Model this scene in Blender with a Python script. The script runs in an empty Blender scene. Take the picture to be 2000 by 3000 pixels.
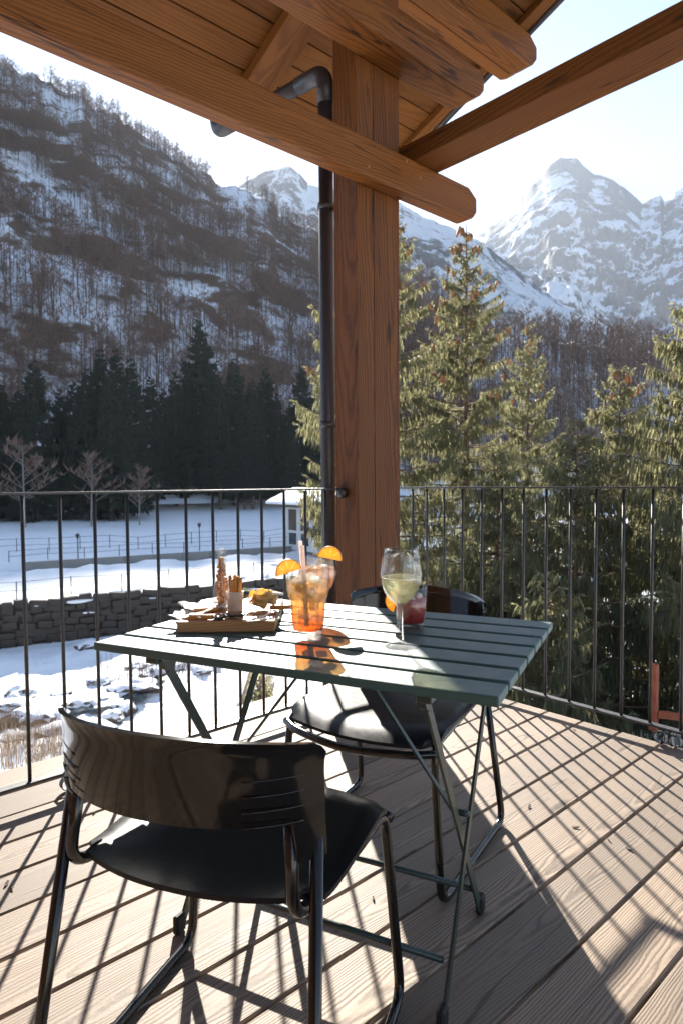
import bpy, bmesh, math, random
import numpy as np
from mathutils import Vector, Matrix, Euler

random.seed(7)
RNG = np.random.default_rng(11)
R = math.radians
scene = bpy.context.scene
COL = scene.collection

# ------------------------------------------------------------------ camera
FPX, EYE = 1900.0, 1.08                      # focal length in pixels of a 2000x3000 frame, eye height
D1 = Vector((2100, -100, FPX)).normalized()  # balcony X axis in camera coords (right, down, forward)
D2 = Vector((-1722, -73, FPX)); D2 = (D2 - D1 * D1.dot(D2)).normalized()
UPV = D1.cross(D2)
if UPV.y > 0: UPV = -UPV
def cam2world(v): return Vector((D1.dot(v), D2.dot(v), UPV.dot(v)))
CR, CD, CF = cam2world(Vector((1, 0, 0))), cam2world(Vector((0, 1, 0))), cam2world(Vector((0, 0, 1)))
cam_data = bpy.data.cameras.new('camera')
cam = bpy.data.objects.new('camera', cam_data); COL.objects.link(cam)
m = Matrix.Identity(4)
for i in range(3):
    m[i][0], m[i][1], m[i][2] = CR[i], -CD[i], -CF[i]
m[0][3], m[1][3], m[2][3] = 0, 0, EYE
cam.matrix_world = m
cam_data.sensor_fit = 'VERTICAL'; cam_data.sensor_height = 36; cam_data.sensor_width = 24
cam_data.lens = FPX / 3000 * 36
cam_data.clip_start, cam_data.clip_end = 0.05, 20000
cam_data.dof.use_dof = True; cam_data.dof.focus_distance = 1.5; cam_data.dof.aperture_fstop = 8.0
scene.camera = cam

# ------------------------------------------------------------------ sky, sun, exposure
SUN = Vector((0.496, 0.736, 0.46)).normalized()
SUN_EL = math.asin(SUN.z); SUN_AZ = math.atan2(SUN.y, SUN.x)
world = bpy.data.worlds.new('World'); scene.world = world; world.use_nodes = True
wn = world.node_tree
bg = wn.nodes['Background']
sky = wn.nodes.new('ShaderNodeTexSky'); sky.sky_type = 'NISHITA'; sky.sun_disc = False
sky.sun_elevation = SUN_EL; sky.sun_rotation = math.pi / 2 - SUN_AZ
sky.altitude = 1200; sky.air_density = 1.0; sky.dust_density = 0.35; sky.ozone_density = 1.0
wn.links.new(sky.outputs[0], bg.inputs[0]); bg.inputs[1].default_value = 0.068
sl = bpy.data.lights.new('sun', 'SUN'); sl.energy = 5.0; sl.angle = R(0.53); sl.color = (1.0, 0.94, 0.85)
so = bpy.data.objects.new('sun', sl); COL.objects.link(so)
so.rotation_euler = (-SUN).to_track_quat('-Z', 'Y').to_euler(); so.location = (0, 0, 30)
scene.view_settings.view_transform = 'Standard'; scene.view_settings.look = 'None'
scene.view_settings.exposure = 1.78; scene.view_settings.gamma = 1.0; scene.view_settings.use_curve_mapping = False
scene.render.engine = 'CYCLES'
cy = scene.cycles
cy.use_denoising = True
try: cy.denoiser = 'OPENIMAGEDENOISE'
except Exception: pass
cy.max_bounces = 12; cy.transparent_max_bounces = 24; cy.volume_bounces = 1
cy.diffuse_bounces = 5; cy.glossy_bounces = 4; cy.transmission_bounces = 8
cy.sample_clamp_indirect = 6.0; cy.caustics_refractive = False; cy.caustics_reflective = False
cy.use_adaptive_sampling = True; cy.adaptive_threshold = 0.02

# ------------------------------------------------------------------ helpers
RH = Vector((CR.x, CR.y, 0)).normalized(); FH = Vector((CF.x, CF.y, 0)).normalized()
def uv(u, v, z): return Vector((RH.x * u + FH.x * v, RH.y * u + FH.y * v, z))
def at(px, py, v):
    """point seen at pixel (2000x3000 frame) lying v metres ahead"""
    d = CR * (px - 1000) + CD * (py - 1500) + CF * FPX
    return Vector((0, 0, EYE)) + d * (v / d.dot(FH))
def ongz(px, py, z):
    d = CR * (px - 1000) + CD * (py - 1500) + CF * FPX
    return Vector((0, 0, EYE)) + d * ((z - EYE) / d.z)

def link(o, parent=None):
    COL.objects.link(o)
    if parent is not None: o.parent = parent
    return o
def tag(o, label=None, cat=None, group=None, kind=None):
    if label: o['label'] = label
    if cat: o['category'] = cat
    if group: o['group'] = group
    if kind: o['kind'] = kind
    return o
def empty(name, loc=(0, 0, 0), rz=0.0):
    o = bpy.data.objects.new(name, None); COL.objects.link(o)
    o.location = loc; o.rotation_euler = (0, 0, rz); o.empty_display_size = 0.1
    return o
def mesh_np(name, V, F, mat, smooth=False, mat_idx=None):
    """V (n,3) array, F (m,3|4) int array of equal-sized polygons or a list"""
    me = bpy.data.meshes.new(name)
    if isinstance(F, np.ndarray):
        V = np.asarray(V, np.float32); k = F.shape[1]
        me.vertices.add(len(V)); me.vertices.foreach_set('co', V.ravel())
        me.loops.add(F.size); me.loops.foreach_set('vertex_index', F.astype(np.int32).ravel())
        me.polygons.add(len(F)); me.polygons.foreach_set('loop_start', np.arange(0, F.size, k, dtype=np.int32))
        me.polygons.foreach_set('loop_total', np.full(len(F), k, np.int32))
        if smooth: me.polygons.foreach_set('use_smooth', np.ones(len(F), bool))
        me.update(calc_edges=True)
    else:
        me.from_pydata([tuple(v) for v in V], [], F); me.update()
        if smooth:
            for p in me.polygons: p.use_smooth = True
    for mm in (mat if isinstance(mat, (list, tuple)) else [mat]): me.materials.append(mm)
    if mat_idx is not None: me.polygons.foreach_set('material_index', np.asarray(mat_idx, np.int32))
    return me
def ob(name, me, parent=None, loc=(0, 0, 0), rot=(0, 0, 0)):
    o = bpy.data.objects.new(name, me); link(o, parent); o.location = loc; o.rotation_euler = rot
    return o
def bm_mesh(name, bm, mat, smooth=False, autos=None):
    me = bpy.data.meshes.new(name); bm.normal_update(); bm.to_mesh(me); bm.free()
    me.materials.append(mat)
    if smooth:
        for p in me.polygons: p.use_smooth = True
    if autos is not None:
        for e in me.edges: pass
        try: me.set_sharp_from_angle(angle=autos)
        except Exception: pass
    return me
def box_bm(size, bev=0.0, seg=1, center=(0, 0, 0)):
    bm = bmesh.new(); bmesh.ops.create_cube(bm, size=1)
    for v in bm.verts:
        v.co = Vector((v.co.x * size[0] + center[0], v.co.y * size[1] + center[1], v.co.z * size[2] + center[2]))
    if bev > 0:
        bmesh.ops.bevel(bm, geom=list(bm.edges), offset=bev, segments=seg, profile=0.5, affect='EDGES')
    return bm
def box(name, size, mat, parent=None, loc=(0, 0, 0), rot=(0, 0, 0), bev=0.0, seg=1):
    return ob(name, bm_mesh(name, box_bm(size, bev, seg), mat), parent, loc, rot)
def spline(pts, n=6):
    P = [np.array(p, float) for p in pts]; out = []
    Q = [2 * P[0] - P[1]] + P + [2 * P[-1] - P[-2]]
    for i in range(1, len(Q) - 2):
        for k in range(n):
            t = k / n
            out.append(0.5 * ((2 * Q[i]) + (Q[i + 1] - Q[i - 1]) * t + (2 * Q[i - 1] - 5 * Q[i] + 4 * Q[i + 1] - Q[i + 2]) * t * t
                              + (-Q[i - 1] + 3 * Q[i] - 3 * Q[i + 1] + Q[i + 2]) * t ** 3))
    out.append(P[-1]); return out
def round_path(pts, rad, n=5):
    """polyline with filleted corners"""
    P = [np.array(p, float) for p in pts]; out = [P[0]]
    for i in range(1, len(P) - 1):
        a, b, c = P[i - 1], P[i], P[i + 1]
        r = min(rad, np.linalg.norm(a - b) * .48, np.linalg.norm(c - b) * .48)
        p, q = b + (a - b) / np.linalg.norm(a - b) * r, b + (c - b) / np.linalg.norm(c - b) * r
        for k in range(n + 1):
            t = k / n; out.append((1 - t) ** 2 * p + 2 * t * (1 - t) * b + t * t * q)
    out.append(P[-1]); return out
def tube_data(path, rad, n=8, cap=True):
    P = [np.array(p, float) for p in path]; m_ = len(P)
    rads = rad if hasattr(rad, '__len__') else [rad] * m_
    V, F = [], []
    t0 = P[1] - P[0]; t0 /= np.linalg.norm(t0)
    ref = np.array([0, 0, 1.0]) if abs(t0[2]) < .9 else np.array([1.0, 0, 0])
    nx = np.cross(t0, ref); nx /= np.linalg.norm(nx)
    for i in range(m_):
        t = P[min(i + 1, m_ - 1)] - P[max(i - 1, 0)]; t /= (np.linalg.norm(t) + 1e-12)
        nx = nx - t * nx.dot(t); nx /= (np.linalg.norm(nx) + 1e-12); ny = np.cross(t, nx)
        for k in range(n):
            a = 2 * math.pi * k / n
            V.append(P[i] + (nx * math.cos(a) + ny * math.sin(a)) * rads[i])
    for i in range(m_ - 1):
        for k in range(n):
            F.append((i * n + k, i * n + (k + 1) % n, (i + 1) * n + (k + 1) % n, (i + 1) * n + k))
    if cap:
        F.append(tuple(range(n - 1, -1, -1))); F.append(tuple((m_ - 1) * n + k for k in range(n)))
    return V, F
def tube(name, path, rad, mat, parent=None, n=8, smooth=True):
    V, F = tube_data(path, rad, n); return ob(name, mesh_np(name, V, F, mat, smooth), parent)
def strap_data(path, w, th, side):
    """flat bar swept along path; side = unit vector across its width"""
    P = [np.array(p, float) for p in path]; side = np.array(side, float); V, F = [], []
    for i in range(len(P)):
        t = P[min(i + 1, len(P) - 1)] - P[max(i - 1, 0)]; t /= np.linalg.norm(t)
        s = side - t * side.dot(t); s /= np.linalg.norm(s); nn = np.cross(t, s)
        for a, b in ((-1, -1), (1, -1), (1, 1), (-1, 1)): V.append(P[i] + s * a * w / 2 + nn * b * th / 2)
    for i in range(len(P) - 1):
        for k in range(4): F.append((i * 4 + k, i * 4 + (k + 1) % 4, i * 4 + 4 + (k + 1) % 4, i * 4 + 4 + k))
    F.append((3, 2, 1, 0)); e = (len(P) - 1) * 4; F.append((e, e + 1, e + 2, e + 3))
    return V, F
def strap(name, path, w, th, side, mat, parent=None):
    V, F = strap_data(path, w, th, side); return ob(name, mesh_np(name, V, F, mat), parent)
def lathe_data(prof, n=40, flute=None):
    """prof: list of (r, z); closed on the axis where r == 0"""
    V, F, rings = [], [], []
    for (r, z) in prof:
        if r <= 1e-6: rings.append([len(V)]); V.append((0, 0, z))
        else:
            idx = []
            for k in range(n):
                a = 2 * math.pi * k / n; rr = r * (flute(a, z) if flute else 1)
                idx.append(len(V)); V.append((rr * math.cos(a), rr * math.sin(a), z))
            rings.append(idx)
    for A, B in zip(rings[:-1], rings[1:]):
        if len(A) == 1 and len(B) == 1: continue
        for k in range(n):
            k2 = (k + 1) % n
            if len(A) == 1: F.append((A[0], B[k2], B[k]))
            elif len(B) == 1: F.append((A[k], A[k2], B[0]))
            else: F.append((A[k], A[k2], B[k2], B[k]))
    return V, F
def lathe(name, prof, mat, parent=None, loc=(0, 0, 0), rot=(0, 0, 0), n=40, smooth=True, flute=None):
    V, F = lathe_data(prof, n, flute); return ob(name, mesh_np(name, V, F, mat, smooth), parent, loc, rot)

_tens = ['', 'first', 'second', 'third', 'fourth', 'fifth', 'sixth', 'seventh', 'eighth', 'ninth', 'tenth', 'eleventh', 'twelfth', 'thirteenth', 'fourteenth', 'fifteenth', 'sixteenth', 'seventeenth', 'eighteenth', 'nineteenth', 'twentieth']
def ordinal(k): return _tens[k + 1] if k < 20 else 'twenty-' + _tens[k - 19]
# value noise, vectorised
_PERM = np.random.default_rng(5).random((256, 256)).astype(np.float64)
def vnoise(x, y):
    xi, yi = np.floor(x).astype(int), np.floor(y).astype(int); fx, fy = x - xi, y - yi
    fx = fx * fx * (3 - 2 * fx); fy = fy * fy * (3 - 2 * fy)
    g = lambda a, b: _PERM[a % 256, b % 256]
    return ((g(xi, yi) * (1 - fx) + g(xi + 1, yi) * fx) * (1 - fy) + (g(xi, yi + 1) * (1 - fx) + g(xi + 1, yi + 1) * fx) * fy) * 2 - 1
def fbm(x, y, oct_=5, lac=2.03, gain=.5):
    s, a = 0, 1
    for i in range(oct_):
        s = s + a * vnoise(x + 17.3 * i, y - 9.1 * i); x, y, a = x * lac, y * lac, a * gain
    return s
def ridged(x, y, oct_=5):
    s, a = 0, 1
    for i in range(oct_):
        s = s + a * (1 - 2 * np.abs(vnoise(x + 7.7 * i, y + 3.1 * i))); x, y, a = x * 2.1, y * 2.1, a * .56
    return s
def smooth01(x, a, b):
    t = np.clip((x - a) / (b - a), 0, 1); return t * t * (3 - 2 * t)

# ------------------------------------------------------------------ materials
class NT:
    def __init__(self, name):
        self.mat = bpy.data.materials.new(name); self.mat.use_nodes = True
        self.t = self.mat.node_tree; self.bsdf = self.t.nodes['Principled BSDF']; self.out = self.t.nodes['Material Output']
    def n(self, typ, props=None, **ins):
        nd = self.t.nodes.new('ShaderNode' + typ)
        for k, v in (props or {}).items(): setattr(nd, k, v)
        for k, v in ins.items():
            key = k.replace('_', ' ')
            s = nd.inputs[int(k[1:])] if (k[0] == 'i' and k[1:].isdigit()) else nd.inputs[key]
            if hasattr(v, 'links') or isinstance(v, bpy.types.NodeSocket): self.t.links.new(v, s)
            else: s.default_value = v
        return nd
    def link(self, a, b): self.t.links.new(a, b)
    def math(self, op, a, b=0.0, c=None):
        nd = self.t.nodes.new('ShaderNodeMath'); nd.operation = op
        for i, v in enumerate((a, b) + ((c,) if c is not None else ())):
            if isinstance(v, bpy.types.NodeSocket): self.t.links.new(v, nd.inputs[i])
            else: nd.inputs[i].default_value = v
        return nd.outputs[0]
    def ramp(self, fac, stops):
        nd = self.t.nodes.new('ShaderNodeValToRGB'); e = nd.color_ramp.elements
        while len(e) < len(stops): e.new(0.5)
        for el, (p, c) in zip(e, stops): el.position = p; el.color = (*c, 1) if len(c) == 3 else c
        self.t.links.new(fac, nd.inputs[0]); return nd.outputs[0]
    def mix(self, fac, a, b, typ='MIX'):
        nd = self.t.nodes.new('ShaderNodeMix'); nd.data_type = 'RGBA'; nd.blend_type = typ
        for i, v in ((0, fac), (6, a), (7, b)):
            if isinstance(v, bpy.types.NodeSocket): self.t.links.new(v, nd.inputs[i])
            else: nd.inputs[i].default_value = v if i == 0 else (*v, 1) if len(v) == 3 else v
        return nd.outputs[2]
    def bump(self, h, strength=.3, dist=.01):
        nd = self.t.nodes.new('ShaderNodeBump'); nd.inputs['Strength'].default_value = strength; nd.inputs['Distance'].default_value = dist
        self.t.links.new(h, nd.inputs['Height']); self.t.links.new(nd.outputs[0], self.bsdf.inputs['Normal']); return nd
    def set(self, **k):
        for a, v in k.items():
            s = self.bsdf.inputs[a.replace('_', ' ')]
            if isinstance(v, bpy.types.NodeSocket): self.t.links.new(v, s)
            else: s.default_value = (*v, 1) if (hasattr(v, '__len__') and len(v) == 3) else v
        return self

def wood(name, dark, light, rings=30, tilt=4.0, rough=.55, knots=True, bump=.25, streak=.5, grey=None, spec=.4, contrast=.38, var=.36, cracks=0.0):
    """sawn softwood, grain along the object's X; each object is another cut of the log"""
    t = NT(name)
    tc = t.n('TexCoord').outputs['Object']; oi = t.n('ObjectInfo').outputs['Random']
    r2 = t.math('FRACT', t.math('MULTIPLY', oi, 37.7)); r3 = t.math('FRACT', t.math('MULTIPLY', oi, 91.3))
    off = t.n('CombineXYZ', X=t.math('MULTIPLY', oi, 23.0), Y=t.math('MULTIPLY', t.math('SUBTRACT', r2, .5), .14), Z=t.math('ADD', t.math('MULTIPLY', r3, .05), .03)).outputs[0]
    p = t.n('VectorMath', {'operation': 'ADD'}, i0=tc, i1=off).outputs[0]
    rot = t.n('Mapping', i0=tc); rot.inputs['Rotation'].default_value = (0, R(tilt), R(tilt * .35))
    wob_c = t.n('Mapping', i0=p); wob_c.inputs['Scale'].default_value = (1.6, 7, 7)
    wob = t.n('TexNoise', i0=wob_c.outputs[0], Scale=1.0, Detail=3.0, Roughness=.55)
    wv = t.n('VectorMath', {'operation': 'SCALE'}, i0=t.n('VectorMath', {'operation': 'SUBTRACT'}, i0=wob.outputs['Color'], i1=(.5, .5, .5)).outputs[0])
    wv.inputs['Scale'].default_value = .05
    q = t.n('VectorMath', {'operation': 'ADD'}, i0=rot.outputs[0], i1=wv.outputs[0]).outputs[0]
    off2 = t.n('CombineXYZ', X=0.0, Y=t.math('MULTIPLY', t.math('SUBTRACT', r2, .5), .16), Z=t.math('ADD', t.math('MULTIPLY', r3, .06), .02)).outputs[0]
    q = t.n('VectorMath', {'operation': 'ADD'}, i0=q, i1=off2).outputs[0]
    wave = t.n('TexWave', {'wave_type': 'RINGS', 'rings_direction': 'X', 'wave_profile': 'SIN'}, i0=q, Scale=float(rings), Distortion=1.2, Detail=2.0, Detail_Scale=2.0)
    ring = t.math('POWER', wave.outputs['Fac'], 1.6)
    fc = t.n('Mapping', i0=p); fc.inputs['Scale'].default_value = (4, 150, 150)
    fib = t.n('TexNoise', i0=fc.outputs[0], Scale=1.0, Detail=4.0, Roughness=.6).outputs['Fac']
    bc = t.n('Mapping', i0=p); bc.inputs['Scale'].default_value = (.7, 5, 5)
    blot = t.n('TexNoise', i0=bc.outputs[0], Scale=1.0, Detail=3.0).outputs['Fac']
    f = t.math('ADD', t.math('MULTIPLY', ring, contrast), t.math('MULTIPLY', fib, streak))
    f = t.math('ADD', f, t.math('MULTIPLY', t.math('SUBTRACT', blot, .5), .7))
    col = t.ramp(f, [(.18, light), (.62, tuple((a + b) / 2 for a, b in zip(dark, light))), (1.0, dark)])
    tone = t.n('HueSaturation', Hue=.5, Saturation=1.0, Value=t.math('ADD', t.math('MULTIPLY', r2, var), 1 - var / 2), Color=col).outputs[0]
    if grey:
        gf = t.ramp(t.math('ADD', t.math('MULTIPLY', blot, .7), t.math('MULTIPLY', fib, .4)), [(.35, (0, 0, 0)), (.75, (1, 1, 1))])
        tone = t.mix(t.math('MULTIPLY', gf, .75), tone, grey)
    if knots:
        kc = t.n('Mapping', i0=p); kc.inputs['Scale'].default_value = (1.7, 6.5, 6.5)
        vo = t.n('TexVoronoi', {'feature': 'F1'}, i0=kc.outputs[0], Scale=1.0)
        kf = t.ramp(vo.outputs['Distance'], [(.0, (1, 1, 1)), (.06, (1, 1, 1)), (.13, (0, 0, 0))])
        tone = t.mix(t.math('MULTIPLY', kf, .7), tone, tuple(c * .35 for c in dark))
    if cracks:   # drying checks running with the grain
        cc = t.n('Mapping', i0=p); cc.inputs['Scale'].default_value = (.55, 16, 16)
        cn = t.n('TexNoise', i0=cc.outputs[0], Scale=1.0, Detail=2.0, Roughness=.45).outputs['Fac']
        cf = t.ramp(t.math('ABSOLUTE', t.math('SUBTRACT', cn, .545)), [(0.0, (1, 1, 1)), (.005, (1, 1, 1)), (.011, (0, 0, 0))])
        gate = t.ramp(t.n('TexNoise', i0=bc.outputs[0], Scale=1.7, Detail=1.0).outputs['Fac'], [(.5, (0, 0, 0)), (.56, (1, 1, 1))])
        tone = t.mix(t.math('MULTIPLY', t.math('MULTIPLY', cf, gate), cracks), tone, tuple(c * .3 for c in dark))
    t.set(Base_Color=tone, Roughness=t.math('ADD', t.math('MULTIPLY', fib, .2), rough - .1), Specular_IOR_Level=spec)
    t.bump(t.math('ADD', t.math('MULTIPLY', ring, -.5), t.math('MULTIPLY', fib, -.6)), bump, .004)
    return t.mat
def plain(name, col, rough=.5, metal=0.0, spec=.5, coat=0.0, noise=.0, nscale=8.0, bump=0.0, trans=0.0):
    t = NT(name)
    if noise or bump:
        tc = t.n('TexCoord').outputs['Object']
        nz = t.n('TexNoise', i0=tc, Scale=float(nscale), Detail=5.0, Roughness=.6).outputs['Fac']
        c = t.mix(nz, tuple(max(0, x * (1 - noise)) for x in col), tuple(x * (1 + noise) for x in col)); t.set(Base_Color=c)
        t.set(Roughness=t.math('ADD', t.math('MULTIPLY', nz, .25), rough - .12))
        if bump: t.bump(nz, bump, .01)
    else: t.set(Base_Color=col, Roughness=rough)
    t.set(Metallic=metal, Specular_IOR_Level=spec, Coat_Weight=coat, Coat_Roughness=.08)
    return t.mat
def leafy(name, col, transl, fac=.5, rough=.6, var=.35):
    """needles: diffuse front, light shining through from behind"""
    t = NT(name); oi = t.n('ObjectInfo').outputs['Random']
    ge = t.n('NewGeometry').outputs['Random Per Island']
    k = t.math('ADD', t.math('MULTIPLY', ge, var * 2), 1 - var)
    hs = lambda c: t.n('HueSaturation', Hue=t.math('ADD', t.math('MULTIPLY', ge, .04), .48), Saturation=1.0, Value=k, Color=(*c, 1)).outputs[0]
    t.set(Base_Color=hs(col), Roughness=rough, Specular_IOR_Level=.5)
    tr = t.n('BsdfTranslucent', Color=hs(transl))
    mx = t.n('MixShader', Fac=fac, i1=t.bsdf.outputs[0], i2=tr.outputs[0]); t.link(mx.outputs[0], t.out.inputs[0])
    return t.mat
def clear_glass(name, tint=(1, 1, 1), ior=1.5, gain=1.0, rough=.015, refr=0.0):
    """thin-walled glass: light passes straight through, the wall mirrors at grazing angles"""
    t = NT(name)
    fr = t.math('ADD', .03, t.math('MULTIPLY', t.math('POWER', t.n('LayerWeight', Blend=.5).outputs['Facing'], 5.0), .42))
    tr = t.n('BsdfTransparent', Color=(*tint, 1)); gl = t.n('BsdfGlossy', Color=(1, 1, 1, 1), Roughness=rough)
    rfr = t.n('BsdfGlass', Color=(*tint, 1), Roughness=0.0, IOR=ior)
    tr = t.n('MixShader', Fac=refr, i1=tr.outputs[0], i2=rfr.outputs[0])
    mx = t.n('MixShader', Fac=t.math('MINIMUM', t.math('MULTIPLY', fr, gain), 1.0), i1=tr.outputs[0], i2=gl.outputs[0])
    t.link(mx.outputs[0], t.out.inputs[0]); return t.mat
def drink(name, lo, hi, z0, z1, clear=.45, glow=.5, gloss=.16):
    """cloudy cold drink: denser colour below, melted ice above; partly see-through, partly glowing through"""
    t = NT(name); tc = t.n('TexCoord').outputs['Object']
    z = t.n('SeparateXYZ', i0=tc).outputs[2]
    nz = t.n('TexNoise', i0=tc, Scale=45.0, Detail=3.0).outputs['Fac']
    g = t.n('MapRange', i0=t.math('ADD', z, t.math('MULTIPLY', t.math('SUBTRACT', nz, .5), .06)), i1=z0, i2=z1).outputs[0]
    c = t.ramp(g, [(0, lo), (.45, tuple((a * .45 + b * .55) for a, b in zip(lo, hi))), (1, hi)])
    trp = t.n('BsdfTransparent', Color=c); trl = t.n('BsdfTranslucent', Color=c); df = t.n('BsdfDiffuse', Color=c)
    m1 = t.n('MixShader', Fac=glow, i1=df.outputs[0], i2=trl.outputs[0])
    m2 = t.n('MixShader', Fac=t.math('ADD', clear - .4, t.math('MULTIPLY', nz, .8)), i1=m1.outputs[0], i2=trp.outputs[0])
    bp = t.n('Bump', Strength=.8, Distance=.004, Height=t.n('TexNoise', i0=tc, Scale=130.0, Detail=2.0).outputs['Fac'])
    gl = t.n('BsdfGlossy', Color=(1, 1, 1, 1), Roughness=.08, Normal=bp.outputs[0])
    m3 = t.n('MixShader', Fac=gloss, i1=m2.outputs[0], i2=gl.outputs[0]); t.link(m3.outputs[0], t.out.inputs[0])
    return t.mat

M = {}
M['beam'] = wood('stained_larch', (.058, .018, .004), (.195, .066, .011), rings=26, tilt=3.5, rough=.55, bump=.2, spec=.2, contrast=.42, cracks=.85)
M['post'] = wood('stained_larch_post', (.042, .013, .003), (.150, .050, .009), rings=26, tilt=2.2, rough=.55, bump=.2, spec=.22, contrast=.48, cracks=.85)
M['soffit'] = wood('roof_board_wood', (.060, .019, .004), (.140, .050, .009), rings=16, tilt=3, rough=.6, bump=.1, streak=.35, spec=.15)
M['deck'] = wood('weathered_deck_wood', (.060, .038, .024), (.310, .232, .164), contrast=.6, var=.85, cracks=.5, rings=52, tilt=1.6, rough=.62, bump=.22, streak=.55, grey=(.255, .205, .158), spec=.35)
M['board'] = wood('serving_board_wood', (.30, .14, .06), (.50, .27, .12), rings=40, tilt=5, rough=.5, knots=False, bump=.1)
M['fence_wood'] = wood('red_brown_fence_wood', (.22, .05, .02), (.38, .10, .04), rings=18, rough=.7, bump=.1)
M['iron'] = plain('dark_brown_painted_iron', (.024, .021, .020), rough=.46, spec=.85, noise=.25, nscale=40)
M['pipe'] = plain('dark_brown_sheet_metal', (.035, .029, .030), rough=.42, spec=.5, noise=.2, nscale=12)
M['flash'] = plain('dark_flashing_metal', (.05, .042, .04), rough=.35, metal=.4)
M['shell'] = plain('black_moulded_plastic', (.008, .008, .008), rough=.10, spec=.5)
M['seat'] = plain('black_satin_plastic', (.009, .010, .012), rough=.36, spec=.25, noise=.15, nscale=60)
M['chrome_black'] = plain('black_lacquered_tube', (.010, .010, .010), rough=.18, spec=.6)
M['green'] = plain('dark_green_table_paint', (.042, .104, .097), rough=.45, spec=.62, noise=.12, nscale=25)
M['green_leg'] = plain('dark_green_leg_paint', (.032, .052, .046), rough=.36, spec=.5, noise=.15, nscale=40)
M['rubber'] = plain('black_rubber', (.012, .012, .012), rough=.7)

# ------------------------------------------------------------------ deck
deck = tag(empty('deck', (0, 0, 0)), 'weathered wooden balcony deck of long parallel planks', None, None, 'structure')
PITCH, Y0 = 0.1725, 0.5485
X_END = 2.735
pl_mesh = {}
def plank_mesh(w):
    key = round(w, 3)
    if key not in pl_mesh:
        L = X_END + 1.22
        pl_mesh[key] = bm_mesh('plank', box_bm((L, w, .028), .003), M['deck'])
    return pl_mesh[key]
k0 = -13
for k in range(k0, 11):
    y = Y0 + PITCH * (k + .5)
    w = PITCH - .009
    L = X_END + 2.4
    ob('plank', plank_mesh(w), deck, ((X_END - 1.22) / 2 + random.uniform(-.004, .004), y, -.014 + random.uniform(-.0012, .0008)),
       (random.uniform(-.002, .002), 0, 0))
ob('plank', plank_mesh(.20), deck, ((X_END - 1.22) / 2, Y0 + PITCH * 11 + .103, -.0145))
for X in (-1.0, -.2, .6, 1.4, 2.2, 2.62):
    box('joist', (.08, 5.0, .16), M['post'], deck, (X, .1, -.109))
# a few dry leaves and bark crumbs on the planks
leafmat = plain('dry_leaf', (.06, .035, .02), rough=.8)
for lk, (px, py) in enumerate(sorted(((20, 2590), (36, 2602), (152, 2808), (1093, 2632), (1685, 2424), (1549, 2364), (1840, 2488), (1680, 2138), (277, 2381), (1782, 2462), (1846, 2490), (1160, 2854)))):
    p = ongz(px, py, .002); bm = bmesh.new()
    n_ = 7; a0 = random.uniform(0, 6.28); l, wd = random.uniform(.006, .013), random.uniform(.002, .005)
    vs = [bm.verts.new((l * math.cos(2 * math.pi * i / n_), wd * math.sin(2 * math.pi * i / n_), .002 * math.sin(5.0 * i))) for i in range(n_)]
    bm.faces.new(vs)
    geo = bmesh.ops.extrude_face_region(bm, geom=list(bm.faces))
    for v in [g for g in geo['geom'] if isinstance(g, bmesh.types.BMVert)]: v.co.z += .0012
    o = ob('leaf_scrap', bm_mesh('leaf_scrap', bm, leafmat), None, (p.x, p.y, .0035), (0, 0, a0))
    tag(o, 'tiny dark leaf scrap on the deck planks, %s from the left' % ordinal(lk), 'leaf', 'leaf scraps on the deck')

# ------------------------------------------------------------------ post, beams, roof
post = tag(empty('timber_post', (2.242, 2.28, 0)), 'thick brown timber post rising from the deck behind the table', 'post')
for (x0, x1) in ((2.100, 2.2085), (2.210, 2.384)):
    bm = box_bm((4.0, .16, x1 - x0 - .0006), .0012)
    ob('lamella', bm_mesh('lamella', bm, M['post']), post, ((x0 + x1) / 2 - 2.242, 0, 1.93), (0, -math.pi / 2, 0))

def beam(name, x0, x1, y0, y1, z0, z1, mat, along='X', end=(0, 0), bev=.006, parent=None):
    """beam whose far end is cut back: end=(lower cut, upper cut)"""
    L, W, H = ((x1 - x0, y1 - y0, z1 - z0) if along == 'X' else (y1 - y0, x1 - x0, z1 - z0))
    bm = bmesh.new()
    lo, hi = end
    prof = [(-L / 2, -H / 2)]
    if lo: prof += [(L / 2 - lo, -H / 2), (L / 2 - lo * .38, -H / 2 + lo * .30), (L / 2, -H / 2 + lo * .75)]
    else: prof += [(L / 2, -H / 2)]
    if hi: prof += [(L / 2, H / 2 - hi * .6), (L / 2 - hi, H / 2)]
    else: prof += [(L / 2, H / 2)]
    prof += [(-L / 2, H / 2)]
    a = [bm.verts.new((x, -W / 2, z)) for x, z in prof]; b = [bm.verts.new((x, W / 2, z)) for x, z in prof]
    bm.faces.new(a); bm.faces.new(b[::-1])
    for i in range(len(prof)):
        j = (i + 1) % len(prof); bm.faces.new((a[j], a[i], b[i], b[j]))
    bmesh.ops.recalc_face_normals(bm, faces=list(bm.faces))
    bmesh.ops.bevel(bm, geom=list(bm.edges), offset=bev, segments=2, profile=.5, affect='EDGES')
    return ob(name, bm_mesh(name, bm, mat), parent, ((x0 + x1) / 2, (y0 + y1) / 2, (z0 + z1) / 2), (0, 0, 0 if along == 'X' else -math.pi / 2))
bA = tag(empty('timber_beam', (2.2, 2.157, 2.452)), 'long brown beam with rounded end crossing in front of the post at half height', 'beam')
o = beam('beam_body', -1.2, 2.90, 2.113, 2.199, 2.452, 2.622, M['beam'], end=(.075, .07), bev=.012); o.parent = bA; o.location -= bA.location
plug = plain('wood_plug', (.26, .12, .05), rough=.6)
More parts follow.
